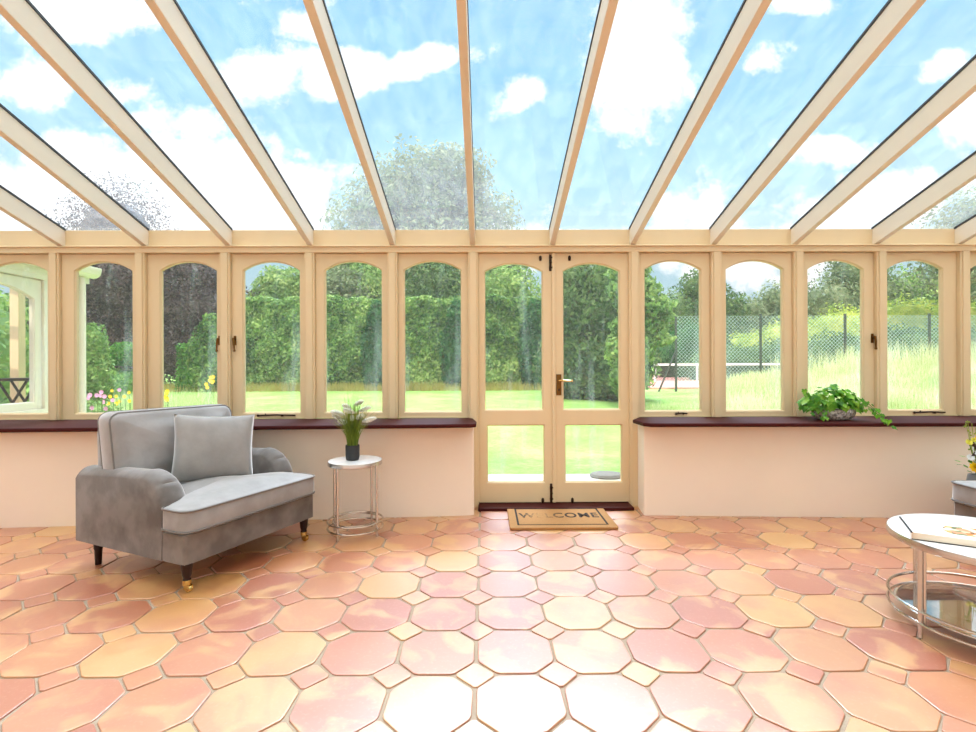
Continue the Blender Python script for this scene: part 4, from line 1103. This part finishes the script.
for a in (.02, .5, 1.0, WY1-oy-.08):
    w = MB(); w.rings([[(x_, a, z_-.10), (x_, a+.05, z_-.10), (x_, a+.05, z_), (x_, a, z_)] for x_, z_ in ((.02, 2.44), (-3.5, 3.35))]); w.build('rafter', M['white_paint'], wing)
w = MB(); w.rings([[(x_, 0, z_), (x_, WY1-oy+.05, z_), (x_, WY1-oy+.05, z_+.008), (x_, 0, z_+.008)] for x_, z_ in ((.06, 2.44), (-3.5, 3.35))]); w.build('roof_glass', M['roof_glass'], wing)
# small carved table inside the wing
tb = empty('carved_table', (-4.98, 5.38, -.01), .3, 'small dark table with crossed legs seen inside the garden wing', 'table')
w = MB(); w.box(-.15, .15, -.14, .14, 1.0, 1.03); w.build('table_top', M['leg_wood'], tb, bevel=.005)
for sx_ in (-1, 1):
    for sy_ in (-1, 1):
        w = MB(); w.tube([(sx_*.12, sy_*.11, 1.0), (-sx_*.01, sy_*.11, .75), (-sx_*.12, sy_*.11, .5), (-sx_*.12, sy_*.11, .0)], .013, 8); w.build('leg', M['leg_wood'], tb, smooth=True)
plant('garden_shrub', 'green bush beyond the garden wing at far left', 'shrub', (-10.3, 8.0), [(0,0,1.6,1.2,2.4,1.6),(0,1.6,1.5,1.2,2,1.5)], 9000, .14, .08, M['leaf_light'])

# ================================================================== LIGHT, SKY, CAMERA
su = bpy.data.lights.new('sun', 'SUN'); su.energy = SUN_E; su.angle = math.radians(.6); su.color = (1, .95, .86)
so = bpy.data.objects.new('sun', su); COL.objects.link(so); so.location = (-4, -20, 30)
el, az = math.radians(46), math.radians(14)      # high behind the house, a little to the left
d = Vector((-math.sin(az)*math.cos(el), -math.cos(az)*math.cos(el), math.sin(el)))
so.rotation_euler = d.to_track_quat('Z', 'Y').to_euler()

W_ = bpy.data.worlds.new('sky'); S.world = W_; W_.use_nodes = True
t = NT(W_.node_tree)
dirv = t.n('ShaderNodeTexCoord').outputs['Generated']
sp = t.n('ShaderNodeSeparateXYZ', Vector=dirv); sx_, sy_, sz_ = sp.outputs
# sky blue, paler to the horizon
blue = t.ramp(sz_, [(0, lin(222,240,248)), (.2, lin(190,230,247)), (.34, lin(152,216,245)), (.5, lin(116,200,242)), (.62, lin(92,186,238)), (1, lin(60,150,220))])
# clouds: fleecy noise plus the larger banks, all as directions on the sky dome
yy = t.math('MAXIMUM', sy_, .08)
u = t.math('DIVIDE', sx_, yy); v = t.math('DIVIDE', sz_, yy)
uv = t.n('ShaderNodeCombineXYZ', X=u, Y=v).outputs[0]
wn_ = t.n('ShaderNodeTexNoise', Vector=uv, Scale=5.0, Detail=7.0, Roughness=.62).outputs[0]
wn2 = t.n('ShaderNodeTexNoise', Vector=uv, Scale=13.0, Detail=6.0, Roughness=.6).outputs[0]
banks = BANKS
acc = None
for (px, py, rx, ry, rot, st) in banks:
    uc, vc = math.tan(math.atan((px-488)/F)+YAW), (364-py)/F/max(.2, math.cos(YAW))
    mp = t.n('ShaderNodeMapping', {'vector_type': 'TEXTURE'}, Vector=uv, Location=(uc, vc, 0), Rotation=(0, 0, math.radians(rot)), Scale=(rx/F, ry/F, 1)).outputs[0]
    ln = t.n('ShaderNodeVectorMath', {'operation': 'LENGTH'}, i0=mp).outputs['Value']
    f = t.math('MULTIPLY', t.math('SUBTRACT', 1.0, ln), st)
    acc = f if acc is None else t.math('MAXIMUM', acc, f)
nn_ = t.math('ADD', t.math('MULTIPLY_ADD', wn_, 4.6, -2.3), t.math('MULTIPLY_ADD', wn2, 2.6, -1.3))
front = t.math('ADD', acc, nn_)
mask_f = t.n('ShaderNodeMapRange', {'interpolation_type': 'SMOOTHSTEP'}, Value=front, From_Min=-.25, From_Max=.75).outputs[0]
gn = t.n('ShaderNodeTexNoise', Vector=dirv, Scale=2.2, Detail=7.0, Roughness=.6).outputs[0]
mask_g = t.n('ShaderNodeMapRange', {'interpolation_type': 'SMOOTHSTEP'}, Value=gn, From_Min=.42, From_Max=.6).outputs[0]
selb = t.n('ShaderNodeMapRange', {'interpolation_type': 'SMOOTHSTEP'}, Value=sy_, From_Min=.35, From_Max=.5).outputs[0]
mask = t.math('ADD', t.math('MULTIPLY', mask_f, selb), t.math('MULTIPLY', mask_g, t.math('SUBTRACT', 1.0, selb)), clamp=True)
cloud = t.mix(wn2, (1.0,1.03,1.06,1), (1.6,1.6,1.6,1))
skyc = t.mix(mask, blue, cloud)
# overhead sky brightened out of the camera's view, added to light the room
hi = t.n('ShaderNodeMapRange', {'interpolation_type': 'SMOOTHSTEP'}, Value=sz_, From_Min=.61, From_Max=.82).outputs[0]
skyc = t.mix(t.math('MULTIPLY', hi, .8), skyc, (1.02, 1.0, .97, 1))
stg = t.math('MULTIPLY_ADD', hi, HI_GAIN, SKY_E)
# bright sky lobe added above the frame, for room light and floor sheen
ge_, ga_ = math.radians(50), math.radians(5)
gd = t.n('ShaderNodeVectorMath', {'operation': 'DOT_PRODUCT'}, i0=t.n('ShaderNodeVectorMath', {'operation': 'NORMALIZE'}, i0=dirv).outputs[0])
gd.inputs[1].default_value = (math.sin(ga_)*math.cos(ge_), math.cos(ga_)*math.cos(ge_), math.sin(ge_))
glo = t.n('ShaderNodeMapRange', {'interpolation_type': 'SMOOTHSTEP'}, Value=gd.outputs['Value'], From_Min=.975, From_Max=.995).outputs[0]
stg = t.math('MULTIPLY_ADD', glo, FILL_GAIN, stg)
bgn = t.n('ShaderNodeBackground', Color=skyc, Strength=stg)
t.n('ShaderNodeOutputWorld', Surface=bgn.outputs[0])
W_.cycles.sampling_method = 'MANUAL'; W_.cycles.sample_map_resolution = 512

cam = bpy.data.cameras.new('camera'); co = bpy.data.objects.new('camera', cam); COL.objects.link(co)
cam.sensor_width = 36; cam.lens = 36*F/976; cam.shift_y = -2/976; cam.clip_end = 500; cam.clip_start = .02
co.location = (0, 0, CAMZ)
co.matrix_world = Matrix.Translation((0,0,CAMZ)) @ Matrix.Rotation(-YAW, 4, 'Z') @ Matrix.Rotation(PI/2, 4, 'X') @ Matrix.Rotation(math.radians(ROLL), 4, 'Z')
S.camera = co
S.view_settings.view_transform = 'Standard'; S.view_settings.look = 'None'; S.view_settings.gamma = 1; S.view_settings.exposure = EXPO
S.view_settings.use_curve_mapping = False
c = S.cycles
c.use_denoising = True
try: c.denoiser = 'OPENIMAGEDENOISE'
except Exception: pass
c.max_bounces = 10; c.diffuse_bounces = 5; c.glossy_bounces = 4; c.transparent_max_bounces = 24; c.transmission_bounces = 6
c.caustics_reflective = False; c.caustics_refractive = False; c.sample_clamp_indirect = 8
